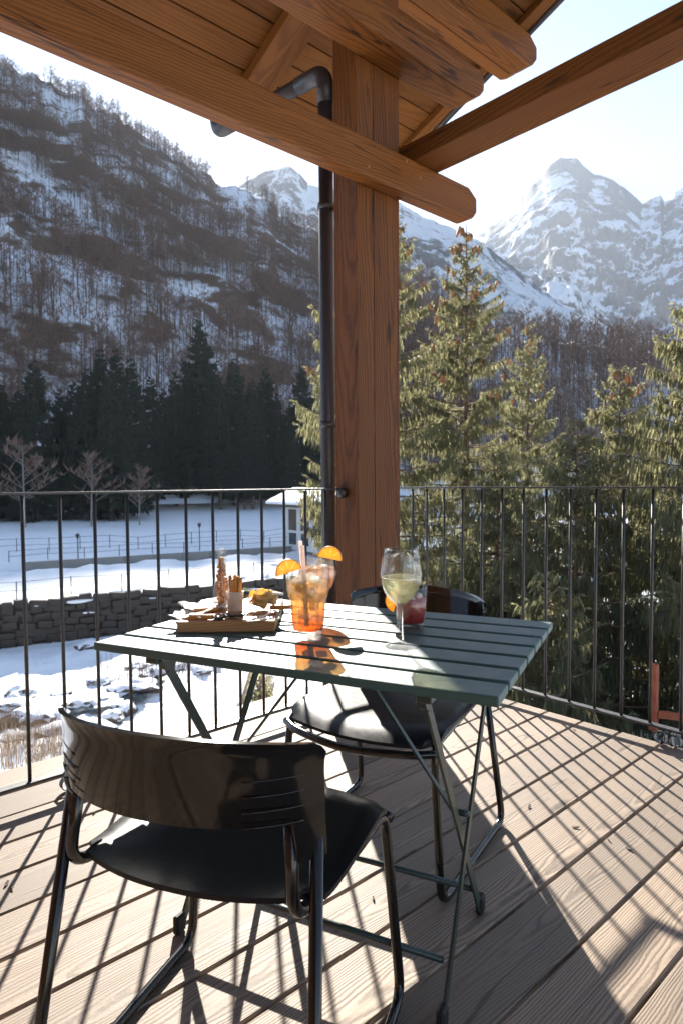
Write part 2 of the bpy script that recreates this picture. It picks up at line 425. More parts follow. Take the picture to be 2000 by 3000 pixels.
for (px, py) in ((1190, 471), (1230, 520), (1080, 488)):
    p = at(px, py, 2.0); d = (p - Vector((0, 0, EYE))); d *= 2.1135 / d.y; p = Vector((0, 0, EYE)) + d
    o = lathe('screw_plug', [(0, .0015), (.007, .001), (.008, -.004)], plug, bA, p - Vector(bA.location), (math.pi / 2, 0, 0), n=14)
bB = tag(empty('timber_beam', (2.2, 2.115, 3.025)), 'dark brown beam under the roof with a cut end, clamped to the post top', 'beam')
for (y0, y1, mt) in ((2.03, 2.198, M['beam']),):
    o = beam('beam_body', -1.2, 2.845, y0, y1, 3.025, 3.17, mt, end=(.075, .05), bev=.010); o.parent = bB; o.location -= bB.location
bD = tag(empty('timber_beam', (2.9, 2.29, 3.567)), 'short topmost beam with split grain jutting out beneath the roof edge', 'beam')
for (y0, y1) in ((2.2, 2.3215), (2.3255, 2.40)):
    o = beam('beam_half', 2.386, 3.62, y0, y1, 3.567, 3.76, M['beam'], end=(.10, .08), bev=.010); o.parent = bD; o.location -= bD.location
bC = tag(empty('timber_beam', (2.5, 1.0, 2.625)), 'brown beam running from the post to the upper right against the sky', 'beam')
o = beam('beam_body', 2.402, 2.592, -1.6, 2.34, 2.6245, 2.717, M['beam'], along='Y', bev=.005); o.parent = bC; o.location -= bC.location

SL = 0.4; RA = math.atan(SL)
def roof_z(Y): return 3.78 - SL * (Y - 2.29)
roof = tag(empty('balcony_roof', (0, 0, 3.0)), 'sloping wooden roof above the balcony, board ceiling seen from below', 'roof')
rx0, rx1 = -1.5, 3.52
Yc = 3.32
i = 0
bmesh_board = bm_mesh('roof_board', box_bm((rx1 - rx0, .1465, .022), .004), M['soffit'])
while Yc > -1.6:
    s_mid = Yc - .5 * .153 * math.cos(RA)
    ob('roof_board', bmesh_board, roof, ((rx0 + rx1) / 2, s_mid, roof_z(s_mid) + .011 - 3.0), (-RA, 0, 0))
    Yc -= .153 * math.cos(RA); i += 1
def sloped_box(name, x0, x1, y0, y1, drop0, drop1, mat, bev=.004):
    """bar lying along the slope from y0 to y1 between drop0 and drop1 below the boards"""
    L = (y1 - y0) / math.cos(RA); ym = (y0 + y1) / 2
    bm = box_bm((L, x1 - x0, abs(drop1 - drop0)), bev)
    o = ob(name, bm_mesh(name, bm, mat), roof)
    o.rotation_euler = Euler((0, 0, 0))
    rotm = Matrix.Rotation(-RA, 4, 'X') @ Matrix.Rotation(math.pi / 2, 4, 'Z')
    nrm = Vector((0, SL, 1)).normalized()
    c = Vector(((x0 + x1) / 2, ym, roof_z(ym))) - nrm * ((drop0 + drop1) / 2)
    o.matrix_local = Matrix.Translation(c - Vector((0, 0, 3.0))) @ rotm
    return o
sloped_box('rafter', 2.155, 2.262, -1.4, 3.31, .0015, .075, M['beam'], .006)
sloped_box('rafter', 2.268, 2.372, -1.4, 3.31, .0015, .022, M['soffit'], .003)
sloped_box('rafter', .35, .45, -1.4, 3.31, .0015, .075, M['beam'], .006)
sloped_box('verge_board', 3.44, 3.518, -1.5, 3.32, .0015, .045, M['soffit'])
sloped_box('verge_flashing', 3.522, 3.56, -1.6, 3.34, -.10, .055, M['flash'], .008)
sloped_box('roof_sheet', rx0, 3.521, -1.6, 3.34, -.085, -.028, M['flash'])
V, F = [], []
gp = [(-.06, .03), (-.06, -.02), (-.035, -.055), (0, -.065), (.035, -.055), (.06, -.02), (.06, .03)]
gp2 = gp + [(x * .93, z * .93 + .003) for x, z in gp[::-1]]
for X in (rx0, 3.55):
    for (y, z) in gp2: V.append((X, 3.40 + y, 3.36 - 3.0 + z))
n_ = len(gp2)
F = [(k, (k + 1) % n_, n_ + (k + 1) % n_, n_ + k) for k in range(n_)] + [tuple(range(n_ - 1, -1, -1)), tuple(range(n_, 2 * n_))]
ob('gutter', mesh_np('gutter', V, F, M['pipe']), roof)

pipe = tag(empty('downpipe', (2.105, 2.42, 0)), 'dark brown rain downpipe running beside the post with elbows under the roof', 'downpipe')
pr_ = .036
path = round_path([(0, 0, .02), (0, 0, 3.02)], .05)
tube('pipe', [(0, 0, -.4), (0, 0, 2.93)], pr_, M['pipe'], pipe, 20)
el = round_path([(0, 0, 2.90), (0, 0, 3.055), (0, .20, 3.075)], .10, 8)
tube('elbow', el, pr_ + .004, M['pipe'], pipe, 20)
tube('slanted_pipe', [(0, .13, 3.068), (0, .80, 3.135)], pr_, M['pipe'], pipe, 20)
tube('elbow', round_path([(0, .78, 3.133), (0, .97, 3.152), (0, .98, 3.30)], .09, 8), pr_ + .004, M['pipe'], pipe, 20)
for z in (.35, 1.35, 2.4):
    lathe('pipe_clip', [(pr_ + .0005, z), (pr_ + .006, z), (pr_ + .006, z + .03), (pr_ + .0005, z + .03)], M['iron'], pipe, n=20)

hw = tag(empty('unseen_house_wall', (-1.30, .8, 0)), 'unseen timber clad wall added behind the camera to cut ambient light', 'wall')  # added out of view; holds back ambient light from behind the camera
zc = 0.0
wb = bm_mesh('cladding_board', box_bm((5.2, .03, .188), .004), M['soffit'])
while zc < 3.25:
    ob('cladding_board', wb, hw, (0, 0, zc + .096), (0, 0, math.pi / 2)); zc += .192

# ------------------------------------------------------------------ railings
RB, RT = .07, 1.052      # bottom rail, handrail heights
YL, XR = 2.318, 2.727
bal_mesh = None
def balusters(parent, pts):
    global bal_mesh
    if bal_mesh is None:
        V, F = tube_data([(0, 0, RB - .002), (0, 0, RT - .006)], .0065, 8); bal_mesh = mesh_np('baluster', V, F, M['iron'], True)
    for p in pts: ob('baluster', bal_mesh, parent, p)
def scroll(parent, loc, rz):
    """pair of curled iron straps standing under the bottom rail"""
    for s in (-1, 1):
        path = []
        for k in range(22):
            a = -math.pi * .5 + k / 21 * math.pi * 1.9
            r = .021 + .003 * k / 21
            path.append((s * (.03 + r * math.cos(a)), 0, .0275 + r * math.sin(a)))
        path += [(s * .012, 0, .058)]
        o = strap('scroll', path, .022, .004, (0, 1, 0), M['iron'], parent); o.location = loc; o.rotation_euler = (0, 0, rz)
    o = strap('scroll_tie', [(-.02, 0, RB - .005), (0, 0, .05), (.02, 0, RB - .005)], .022, .004, (0, 1, 0), M['iron'], parent); o.location = loc; o.rotation_euler = (0, 0, rz)
rl = tag(empty('balcony_railing', (0, YL, 0)), 'dark iron balcony railing on the left, overlooking the snowy river', 'railing')
box('handrail', (2.098 + 1.6, .038, .008), M['iron'], rl, ((2.098 - 1.6) / 2, 0, RT), bev=.0015)
box('bottom_rail', (2.098 + 1.6, .036, .009), M['iron'], rl, ((2.098 - 1.6) / 2, 0, RB), bev=.0015)
balusters(rl, [(.656 * 1.01 + .1212 * k, 0, 0) for k in range(-15, 12)])
o = lathe('post_bracket', [(0, 0), (.024, 0), (.026, .004), (.024, .03), (.018, .036), (0, .036)], M['iron'], rl, (2.1, -.02, RT - .02), (0, -math.pi / 2, 0), n=20)
scroll(rl, (.815, 0, 0), 0); scroll(rl, (-.9, 0, 0), 0)
rr = tag(empty('balcony_railing', (XR, 0, 0)), 'dark iron balcony railing on the right in front of the spruces', 'railing')
box('handrail', (.038, 2.345 + 2.0, .008), M['iron'], rr, (0, (2.345 - 2.0) / 2, RT), bev=.0015)
box('bottom_rail', (.036, 2.345 + 2.0, .009), M['iron'], rr, (0, (2.345 - 2.0) / 2, RB), bev=.0015)
balusters(rr, [(0, 2.318 - .1205 * k, 0) for k in range(0, 36)])
box('corner_handrail', (XR - 2.386 - .02, .038, .008), M['iron'], rr, ((2.386 - XR - .02) / 2, YL, RT), bev=.0015)
box('corner_bottom_rail', (XR - 2.386 - .02, .036, .009), M['iron'], rr, ((2.386 - XR - .02) / 2, YL, RB), bev=.0015)
balusters(rr, [(-.115, YL, 0), (-.23, YL, 0)])
scroll(rr, (-.004, 1.04, 0), math.pi / 2); scroll(rr, (-.004, -.8, 0), math.pi / 2)

# ------------------------------------------------------------------ folding table
TA = Vector((-.345, .854, 0)).normalized(); TB = Vector((.593, .241, 0)).normalized()
TL, TW, TH = .921, .642, .72
T0 = Vector((.91, .618, 0))
tc_ = T0 + TA * (TL / 2) + TB * (TW / 2)
trz = math.atan2(TB.y, TB.x)                  # local x = across the slats, local y = along them
table = tag(empty('folding_table', tc_, trz), 'dark green slatted folding table with crossed metal legs, set with drinks', 'table')
SP = (TW + .0145) / 7; SW = SP - .0145
slat_me = bm_mesh('slat', box_bm((TL, SW, .019), .0035, 2), M['green'])
for k in range(7):
    ob('slat', slat_me, table, (-TW / 2 + SW / 2 + SP * k, 0, TH - .0095), (0, 0, math.pi / 2))
for s in (-1, 1):
    box('cross_rail', (TW - .06, .03, .022), M['green_leg'], table, (0, s * (TL / 2 - .142), TH - .0305), bev=.002)
    ya = s * (TL / 2 - .142)
    # crossed flat-bar legs
    for q, (x0, x1, dy) in enumerate(((-.253, .170, -.008), (.232, -.196, .008))):
        lg = strap('leg', [(x0, ya + dy * s, TH - .043), (x1, ya + dy * s, .012)], .022, .006, (1, 0, 0), M['green_leg'], table)
        f = box('foot_cap', (.034, .018, .045), M['rubber'], lg, (x1 + (.006 if q == 0 else -.006), ya + dy * s, .0225), bev=.005)
    # triangular gusset under the slats
    V = [(-.285, ya - .003 * s, TH - .02), (-.215, ya - .003 * s, TH - .02), (-.24, ya - .003 * s, TH - .072), (-.262, ya - .003 * s, TH - .06)]
    V += [(x, y - .018 * s, z) for x, y, z in V]
    ob('gusset', mesh_np('gusset', V, [(0, 1, 2, 3), (7, 6, 5, 4), (0, 4, 5, 1), (1, 5, 6, 2), (2, 6, 7, 3), (3, 7, 4, 0)], M['green_leg']), table)
    strap('stay_rod', [(-.02, ya - s * .012, .335), (-.005, s * .03, TH - .025)], .012, .005, (1, 0, 0), M['green_leg'], table)
    lathe('pivot_bolt', [(0, .012), (.007, .011), (.008, .0), (.008, -.012), (0, -.012)], M['green_leg'], table, (-.012, ya, .345), (math.pi / 2, 0, 0), n=12)
for (x, z) in ((.115, .095), (-.142, .095)):
    tube('stretcher', [(x, -(TL / 2 - .15), z), (x, TL / 2 - .15, z)], .0075, M['green_leg'], table, 10)
box('centre_rail', (TW - .1, .03, .016), M['green_leg'], table, (0, 0, TH - .0275), bev=.002)

# ------------------------------------------------------------------ chairs
def seat_mesh():
    nu, nv = 29, 25; th = .009; V = []; F = []
    def top(u, v):
        # u -1..1 left/right, v -1..1 rear/front ; superellipse-ish plan
        halfw = .236 - .012 * max(0, -v) ** 2
        x = halfw * u
        rear = -.185 - .058 * (1 - abs(u) ** 2.2); front = .195 + .05 * (1 - abs(u) ** 2.0)
        t = (v + 1) / 2; y = rear + (front - rear) * t
        # rounded corners
        cu = max(0, abs(u) - .86) / .14; cv = max(0, abs(v) - .88) / .12
        k = cu * cv; y -= math.copysign(.035 * k, v); x -= math.copysign(.022 * k, u)
        z = .443 - .014 * (1 - u * u) * (1 - (v - .1) ** 2) - .032 * max(0, (v - .55) / .45) ** 2.0 + .012 * max(0, (-v - .6) / .4) ** 2
        z -= .008 * max(0, (abs(u) - .85) / .15) ** 2
        return x, y, z
    for s in range(2):
        for j in range(nv):
            for i in range(nu):
                x, y, z = top(-1 + 2 * i / (nu - 1), -1 + 2 * j / (nv - 1)); V.append((x, y, z - th * s))
    N = nu * nv; idx = lambda i, j, s: s * N + j * nu + i
    for j in range(nv - 1):
        for i in range(nu - 1):
            F.append((idx(i, j, 0), idx(i + 1, j, 0), idx(i + 1, j + 1, 0), idx(i, j + 1, 0)))
            F.append((idx(i, j + 1, 1), idx(i + 1, j + 1, 1), idx(i + 1, j, 1), idx(i, j, 1)))
    rim = [(i, 0) for i in range(nu)] + [(nu - 1, j) for j in range(1, nv)] + [(i, nv - 1) for i in range(nu - 2, -1, -1)] + [(0, j) for j in range(nv - 2, 0, -1)]
    for a, b in zip(rim, rim[1:] + rim[:1]): F.append((idx(*b, 0), idx(*a, 0), idx(*a, 1), idx(*b, 1)))
    me = mesh_np('seat', V, F, M['seat'], True)
    try: me.set_sharp_from_angle(angle=R(50))
    except Exception: pass
    return me
def back_mesh():
    nu, nv = 61, 12; th = .010; V = []; F = []
    def pt(u, v, off):
        a = u * 1.12
        x = .014 + .229 * math.sin(a) / math.sin(1.12); yb = -.302 + .105 * (1 - math.cos(a)) / (1 - math.cos(1.12))
        top = .730 - .024 * u ** 2; bot = .598 - .010 * u ** 2 if abs(u) < .77 else .535
        k = max(0, (abs(u) - .9) / .1)
        top -= .012 * k ** 3
        z = bot + (top - bot) * v
        nx, ny = math.sin(a) * .9, -math.cos(a)
        lean = -.022 * v + .012 * v * v
        rim = .006 * max(0, (v - .85) / .15) ** 2
        return (x + nx * (off + rim), yb + lean + ny * (off + rim), z)
    for s, off in ((0, th), (1, 0)):
        for j in range(nv):
            for i in range(nu): V.append(pt(-1 + 2 * i / (nu - 1), j / (nv - 1), off))
    N = nu * nv; idx = lambda i, j, s: s * N + j * nu + i
    for j in range(nv - 1):
        for i in range(nu - 1):
            F.append((idx(i, j, 0), idx(i + 1, j, 0), idx(i + 1, j + 1, 0), idx(i, j + 1, 0)))
            F.append((idx(i, j + 1, 1), idx(i + 1, j + 1, 1), idx(i + 1, j, 1), idx(i, j, 1)))
    rim = [(i, 0) for i in range(nu)] + [(nu - 1, j) for j in range(1, nv)] + [(i, nv - 1) for i in range(nu - 2, -1, -1)] + [(0, j) for j in range(nv - 2, 0, -1)]
    for a, b in zip(rim, rim[1:] + rim[:1]): F.append((idx(*b, 0), idx(*a, 0), idx(*a, 1), idx(*b, 1)))
    me = mesh_np('backrest', V, F, M['shell'], True)
    try: me.set_sharp_from_angle(angle=R(40))
    except Exception: pass
    return me
def make_chair(loc, rz, label):
    ch = tag(empty('cafe_chair', loc, rz), label, 'chair', 'black chairs at the table')
    ob('seat', seat_mesh(), ch)
    bk = ob('backrest', back_mesh(), ch)
    r = .0105
    for s in (-1, 1):
        path = round_path([(.014 + s * .190, -.228, .60), (s * .206, -.226, .442), (s * .208, -.13, .419), (s * .218, -.02, .417), (s * .224, .185, .404), (s * .252, .205, .011), (s * .256, -.285, .011), (.014 + s * .222, -.203, .60)], .045, 6)
        tube('leg_frame', path, r, M['chrome_black'], ch, 12)
        for z in (.60, .622, .644, .666):   # moulded ribs on the shell
            a0, a1 = .52, .86
            pts = []
            for k in range(7):
                a = s * (a0 + (a1 - a0) * k / 6) * 1.12
                x = .014 + .229 * math.sin(a) / math.sin(1.12); yb = -.302 + .105 * (1 - math.cos(a)) / (1 - math.cos(1.12)) - .010
                pts.append((x + math.sin(a) * .9 * .0088, yb - math.cos(a) * .0088, z))
            tube('rib', pts, .0013, M['shell'], bk, 5)
    path = spline([(-.235, .192, .39), (-.16, .235, .388), (0, .262, .383), (.16, .235, .388), (.235, .192, .39)], 8)
    tube('front_rail', path, r, M['chrome_black'], ch, 12)
    tube('rear_rail', [(-.210, -.13, .420), (0, -.16, .420), (.210, -.13, .420)], r, M['chrome_black'], ch, 10)
    return ch
make_chair((.668, 1.022, 0), math.atan2(.466, .884) - math.pi / 2, 'black foreground chair seen from behind, its curved back mirroring the deck')
make_chair((1.378, 1.32, 0), math.atan2(-.286, -.958) - math.pi / 2, 'black chair behind the table facing the viewer, sun spots on its seat')

# ------------------------------------------------------------------ things on the table
M['glass'] = clear_glass('drinking_glass', (.985, .99, .985), 1.5, 1.1, refr=.10)
M['glass_clear'] = clear_glass('fine_wine_glass', (.985, .99, .985), 1.5, 1.1, refr=.22)
M['glass_edge'] = clear_glass('thick_glass_rim', (.93, .95, .94), 1.6, 2.6, .03)
M['spritz'] = drink('orange_spritz', (1.0, .34, .06), (1.0, .78, .42), .02, .14, clear=.6, glow=.8)
M['spritz2'] = drink('orange_spritz_amber', (1.0, .42, .10), (1.0, .70, .35), .07, .16, clear=.45, glow=.6)
M['red'] = drink('red_aperitif', (.85, .05, .03), (1.0, .36, .25), .01, .09, clear=.4, glow=.6)
t = NT('white_wine')
trp = t.n('BsdfTransparent', Color=(.96, .95, .74, 1)); rf = t.n('BsdfRefraction', Color=(.98, .97, .86, 1), Roughness=.0, IOR=1.33)
m1 = t.n('MixShader', Fac=.06, i1=trp.outputs[0], i2=rf.outputs[0]); gl = t.n('BsdfGlossy', Color=(1, 1, 1, 1), Roughness=.02)
m2 = t.n('MixShader', Fac=t.math('MINIMUM', t.math('ADD', .02, t.math('MULTIPLY', t.math('POWER', t.n('LayerWeight', Blend=.5).outputs['Facing'], 4.0), .5)), 1.0), i1=m1.outputs[0], i2=gl.outputs[0]); t.link(m2.outputs[0], t.out.inputs[0])
wtl = t.n('BsdfTranslucent', Color=(1, .95, .70, 1)); m4 = t.n('MixShader', Fac=.12, i1=m2.outputs[0], i2=wtl.outputs[0]); t.link(m4.outputs[0], t.out.inputs[0])
M['wine'] = t.mat
M['ice'] = drink('melting_ice', (1, .95, .85), (1, .95, .85), 0, 1, clear=.35, glow=.6, gloss=.25)
def slice_mat():
    t = NT('orange_flesh'); tc = t.n('TexCoord').outputs['Object']; s = t.n('SeparateXYZ', i0=tc)
    ang = t.math('ARCTAN2', s.outputs[1], s.outputs[0]); seg = t.math('ABSOLUTE', t.math('SINE', t.math('MULTIPLY', ang, 4.0)))
    r = t.math('SQRT', t.math('ADD', t.math('MULTIPLY', s.outputs[0], s.outputs[0]), t.math('MULTIPLY', s.outputs[1], s.outputs[1])))
    f = t.ramp(seg, [(0.0, (1, .86, .55)), (.12, (1, .80, .42)), (.22, (1, .58, .12))])
    c = t.mix(t.ramp(t.math('MULTIPLY', r, 1 / .036), [(.80, (0, 0, 0)), (.86, (1, 1, 1))]), f, (1, .80, .48))
    t.set(Base_Color=c, Roughness=.35); tr = t.n('BsdfTranslucent', Color=c)
    mx = t.n('MixShader', Fac=.6, i1=t.bsdf.outputs[0], i2=tr.outputs[0]); t.link(mx.outputs[0], t.out.inputs[0]); return t.mat
M['flesh'] = slice_mat()
M['peel'] = plain('orange_peel', (.95, .42, .04), rough=.4, noise=.15, nscale=200)
def translucent(name, col, fac=.5, rough=.6):
    t = NT(name); t.set(Base_Color=col, Roughness=rough); tr = t.n('BsdfTranslucent', Color=(*col, 1))
    mx = t.n('MixShader', Fac=fac, i1=t.bsdf.outputs[0], i2=tr.outputs[0]); t.link(mx.outputs[0], t.out.inputs[0]); return t.mat
M['wine_glint'] = translucent('painted_wine_glint', (.95, .93, .82), .6, .3)  # translucent white standing in for the wine's bright refraction
M['paper'] = translucent('white_paper', (.82, .80, .77), .35)
M['straw'] = translucent('white_paper_straw', (.95, .86, .80), .6)
M['cup'] = translucent('white_plastic_cup', (.80, .76, .72), .35, .4)
M['stick'] = plain('breadstick_crust', (.62, .27, .06), rough=.6, noise=.35, nscale=60, bump=.4)
M['chip'] = translucent('potato_chip', (1.0, .78, .36), .5, .5)
M['nut'] = plain('roasted_peanut', (.58, .27, .10), rough=.55, noise=.4, nscale=50)
M['foil'] = plain('dark_foil_sachet', (.02, .03, .025), rough=.25, metal=.6, noise=.6, nscale=80)
M['film'] = clear_glass('clear_wrapper', (.96, .96, .95), 1.45, 3.0, .12)
def orange_slice(name, parent, loc, rot, rad=.036, half=True):
    """half slice with its rind"""
    n_ = 20; a1 = math.pi if half else 2 * math.pi; th = .006
    V, F = [(0, 0, -th / 2), (0, 0, th / 2)], []
    for k in range(n_ + 1):
        a = a1 * k / n_
        for z in (-th / 2, th / 2): V.append((rad * .93 * math.cos(a), rad * .93 * math.sin(a), z))
    for k in range(n_):
        b = 2 + 2 * k; F += [(0, b + 2, b), (1, b + 1, b + 3)]
    F += [(0, 2, 3, 1), (0, 1, 2 + 2 * n_ + 1, 2 + 2 * n_)]
    sl_ = ob(name, mesh_np(name, V, F, M['flesh']), parent, loc, rot)
    V, F = [], []
    for k in range(n_ + 1):
        a = a1 * k / n_
        for (r, z) in ((rad * .932, -th / 2), (rad, -th / 2), (rad, th / 2), (rad * .932, th / 2)): V.append((r * math.cos(a), r * math.sin(a), z))
    for k in range(n_):
        for q in range(4): F.append((4 * k + q, 4 * k + (q + 1) % 4, 4 * k + 4 + (q + 1) % 4, 4 * k + 4 + q))
    F += [(3, 2, 1, 0), tuple(4 * n_ + q for q in range(4))]
    ob('peel', mesh_np('peel', V, F, M['peel'], True), sl_)
    return sl_
ice_me = bm_mesh('ice_cube', box_bm((.024, .022, .02), .006, 3), M['ice'], True)
def ice(parent, spots):
    for (x, y, z) in spots: ob('ice_cube', ice_me, parent, (x, y, z), (random.uniform(0, 3), random.uniform(0, 3), random.uniform(0, 3)))
def on_table(px, py, dz=0.0): p = ongz(px, py, TH + dz); return (p.x, p.y, TH + dz + .0005)
VIEW = math.atan2(FH.y, FH.x)

# tall faceted tumbler of orange spritz with straw
tall = tag(empty('tumbler', on_table(903, 1872), VIEW), 'tall faceted glass of orange spritz with straw and orange slice at the table edge', 'drink')
def facet(a, z): return 1 + (.035 * math.cos(12 * a) if .02 < z < .094 else 0)
outer = [(0, 0), (.034, 0), (.0365, .004), (.037, .02), (.0385, .05), (.0405, .08), (.042, .094), (.046, .100), (.0475, .11), (.049, .13), (.0505, .150), (.051, .160), (.0512, .163)]
inner = [(.0492, .163), (.0488, .150), (.046, .11), (.0445, .100), (.040, .093), (.0365, .05), (.034, .022), (0, .019)]
lathe('glass_wall', outer + inner, M['glass'], tall, n=72, flute=facet)
lathe('rim', [(.0492, .1632), (.0512, .1632), (.0516, .1648), (.0502, .1660), (.0488, .1648), (.0492, .1632)], M['glass_edge'], tall, n=48)
liq = [(0, .0205), (.0335, .0235), (.036, .05), (.0393, .0925), (.044, .101), (.0455, .11), (.0475, .132), (.0, .133)]
lathe('liquid', liq, M['spritz'], tall, n=72, flute=facet)
ice(tall, [(.012, .01, .115), (-.018, -.006, .11), (.02, -.02, .128), (-.01, .022, .134), (-.022, .015, .125), (.004, -.008, .142), (.026, .012, .139), (.0, .0, .095), (.012, -.014, .075), (-.012, .01, .06)])
tube('straw', [(.002, .004, .03), (.008, .012, .215)], .0048, M['straw'], tall, 12)
tube('straw', [(.006, .002, .04), (.012, .017, .226)], .0046, M['straw'], tall, 12)
orange_slice('orange_slice', tall, (-.012, .042, .156), (math.pi / 2, .25, math.pi / 2 + .35), .031)
# balloon glass behind it
gob = tag(empty('goblet', on_table(930, 1812), VIEW), 'round stemmed glass of amber spritz half hidden behind the tall orange drink', 'drink')
lathe('glass_wall', [(0, 0), (.036, 0), (.037, .002), (.012, .006), (.0045, .012), (.004, .05), (.006, .056), (.024, .066), (.041, .085), (.0485, .108), (.049, .125), (.0455, .148), (.041, .163), (.040, .163),
                     (.0445, .148), (.048, .125), (.0475, .108), (.040, .087), (.023, .069), (0, .061)], M['glass'], gob, n=48)
lathe('liquid', [(0, .0625), (.022, .0705), (.039, .088), (.0465, .108), (.047, .125), (.0455, .136), (0, .1362)], M['spritz2'], gob, n=40)
ice(gob, [(.01, .01, .128), (-.018, .012, .126), (.014, -.02, .13)])
orange_slice('orange_slice', gob, (-.005, -.033, .160), (math.pi / 2, -.2, math.pi / 2 - .1), .033)
# white wine glass
wg = tag(empty('wine_glass', on_table(1175, 1893), VIEW), 'stemmed wine glass half full of white wine, near the table front', 'wine glass')
bowl_o = [(0, 0), (.0375, 0), (.0385, .0012), (.030, .003), (.012, .0075), (.0055, .014), (.0042, .03), (.0040, .07), (.0052, .084), (.012, .092), (.026, .104), (.038, .122), (.0445, .143), (.0455, .152), (.0448, .170), (.0418, .192), (.0372, .213)]
bowl_i = [(.0364, .213), (.0408, .192), (.0438, .170), (.0445, .152), (.0435, .144), (.037, .1235), (.025, .1065), (.011, .0955), (0, .0925)]
lathe('glass_wall', bowl_o + bowl_i, M['glass_clear'], wg, n=64)
lathe('rim', [(.0364, .2131), (.0372, .2131), (.0374, .2138), (.0368, .2144), (.0362, .2138), (.0364, .2131)], M['glass_edge'], wg, n=48)
lathe('wine', [(0, .0938), (.0106, .0968), (.0245, .1080), (.0364, .1248), (.0428, .1445), (.0437, .1500), (.0434, .1515), (0, .1512)], M['wine'], wg, n=48)
lathe('painted_glint_ring', [(.0418, .1512), (.0434, .1512), (.0436, .1524), (.0430, .1530), (.0418, .1512)], M['wine_glint'], wg, n=48)  # pale ring painted in as the refraction highlight at the wine surface
# red aperitif
rd = tag(empty('tumbler', on_table(1203, 1836), VIEW), 'short glass of red aperitif with ice behind the wine glass', 'drink')
lathe('glass_wall', [(0, 0), (.033, 0), (.035, .003), (.0375, .05), (.0405, .098), (.0393, .098), (.036, .05), (.0325, .012), (0, .010)], M['glass'], rd, n=48)
lathe('rim', [(.0393, .0981), (.0405, .0981), (.0408, .0992), (.0398, .10), (.0390, .0992), (.0393, .0981)], M['glass_edge'], rd, n=40)
lathe('liquid', [(0, .0112), (.0322, .0135), (.0355, .05), (.0375, .072), (0, .0722)], M['red'], rd, n=40)
ice(rd, [(.012, .012, .066), (-.014, .004, .07), (.004, -.016, .072), (.016, -.006, .05), (-.012, -.012, .045), (.0, .016, .078)])
orange_slice('orange_slice', rd, (.008, .033, .062), (math.pi / 2, 1.2, math.pi / 2), .030)

# serving board and snacks
B_NL, B_NR, B_FR = Vector((.746, 1.419, 0)), Vector((.925, 1.263, 0)), Vector((1.134, 1.475, 0))
bx = (B_NR - B_NL).normalized(); by = Vector((-bx.y, bx.x, 0)); BW, BD, BT = .237, .30, .0265
b0 = B_NL + bx * BW / 2 + by * BD / 2
brz = math.atan2(bx.y, bx.x)
sb = tag(empty('serving_board', (b0.x, b0.y, TH + .0005), brz), 'thick wooden serving board of snacks on the left half of the table', 'board')
for k in range(4):
    box('stave', (BW, BD / 4 - .0006, BT), M['board'], sb, (0, -BD / 2 + BD / 8 + BD / 4 * k, BT / 2), bev=.0025)
ZB = TH + BT + .001
def on_board(x, y): p = b0 + bx * x + by * y; return (p.x, p.y, ZB)
def local_of(px, py): p = ongz(px, py, ZB) - b0; return p.dot(bx), p.dot(by)
# bottle of nuts
bt = tag(empty('glass_bottle', on_board(*local_of(652, 1778)), VIEW), 'small clear glass bottle filled with roasted nuts on the serving board', 'bottle')
bo = [(0, 0), (.0215, 0), (.0235, .003), (.024, .02), (.0225, .05), (.0195, .08), (.0155, .105), (.0125, .12), (.0115, .13), (.0118, .14), (.0135, .143), (.0135, .148), (.012, .150), (.0135, .1535), (.0135, .158), (.0125, .160)]
bi = [(.0100, .160), (.0098, .14), (.0105, .12), (.0138, .105), (.0178, .08), (.0208, .05), (.0222, .02), (.020, .005), (0, .005)]
lathe('glass_wall', bo + bi, M['glass'], bt, n=40)
nut_me = None
bm = bmesh.new(); bmesh.ops.create_icosphere(bm, subdivisions=1, radius=.0048)
for v in bm.verts: v.co.x *= 1.35
nut_me = bm_mesh('peanut', bm, M['nut'], True)
for k in range(150):
    z = .010 + .122 * (k / 150); rr_ = np.interp(z, [0, .02, .05, .08, .105, .12, .14], [.0165, .0165, .0155, .0125, .009, .006, .005]) 
    a, q = random.uniform(0, 6.283), math.sqrt(random.random()) * rr_
    ob('peanut', nut_me, bt, (q * math.cos(a), q * math.sin(a), z), (random.uniform(0, 3), random.uniform(0, 3), random.uniform(0, 3)))
# cup of breadsticks
cp = tag(empty('snack_cup', on_board(*local_of(690, 1789)), VIEW), 'small white cup of golden breadsticks on the serving board', 'cup')
lathe('cup_wall', [(0, 0), (.0185, 0), (.019, .002), (.0225, .048), (.0235, .05), (.0235, .0515), (.0215, .0515), (.0178, .003), (0, .0025)], M['cup'], cp, n=36)
for k in range(11):
    a = k * 2.4; q = .012 * math.sqrt((k + .5) / 11)
    x, y = q * math.cos(a), q * math.sin(a)
    h = random.uniform(.078, .096)
    tube('breadstick', spline([(x * .6, y * .6, .006), (x, y, .04), (x * 1.35, y * 1.35, h)], 4), [.0042, .005, .0048, .005, .0046, .005, .0048, .0047, .0038], M['stick'], cp, 8)
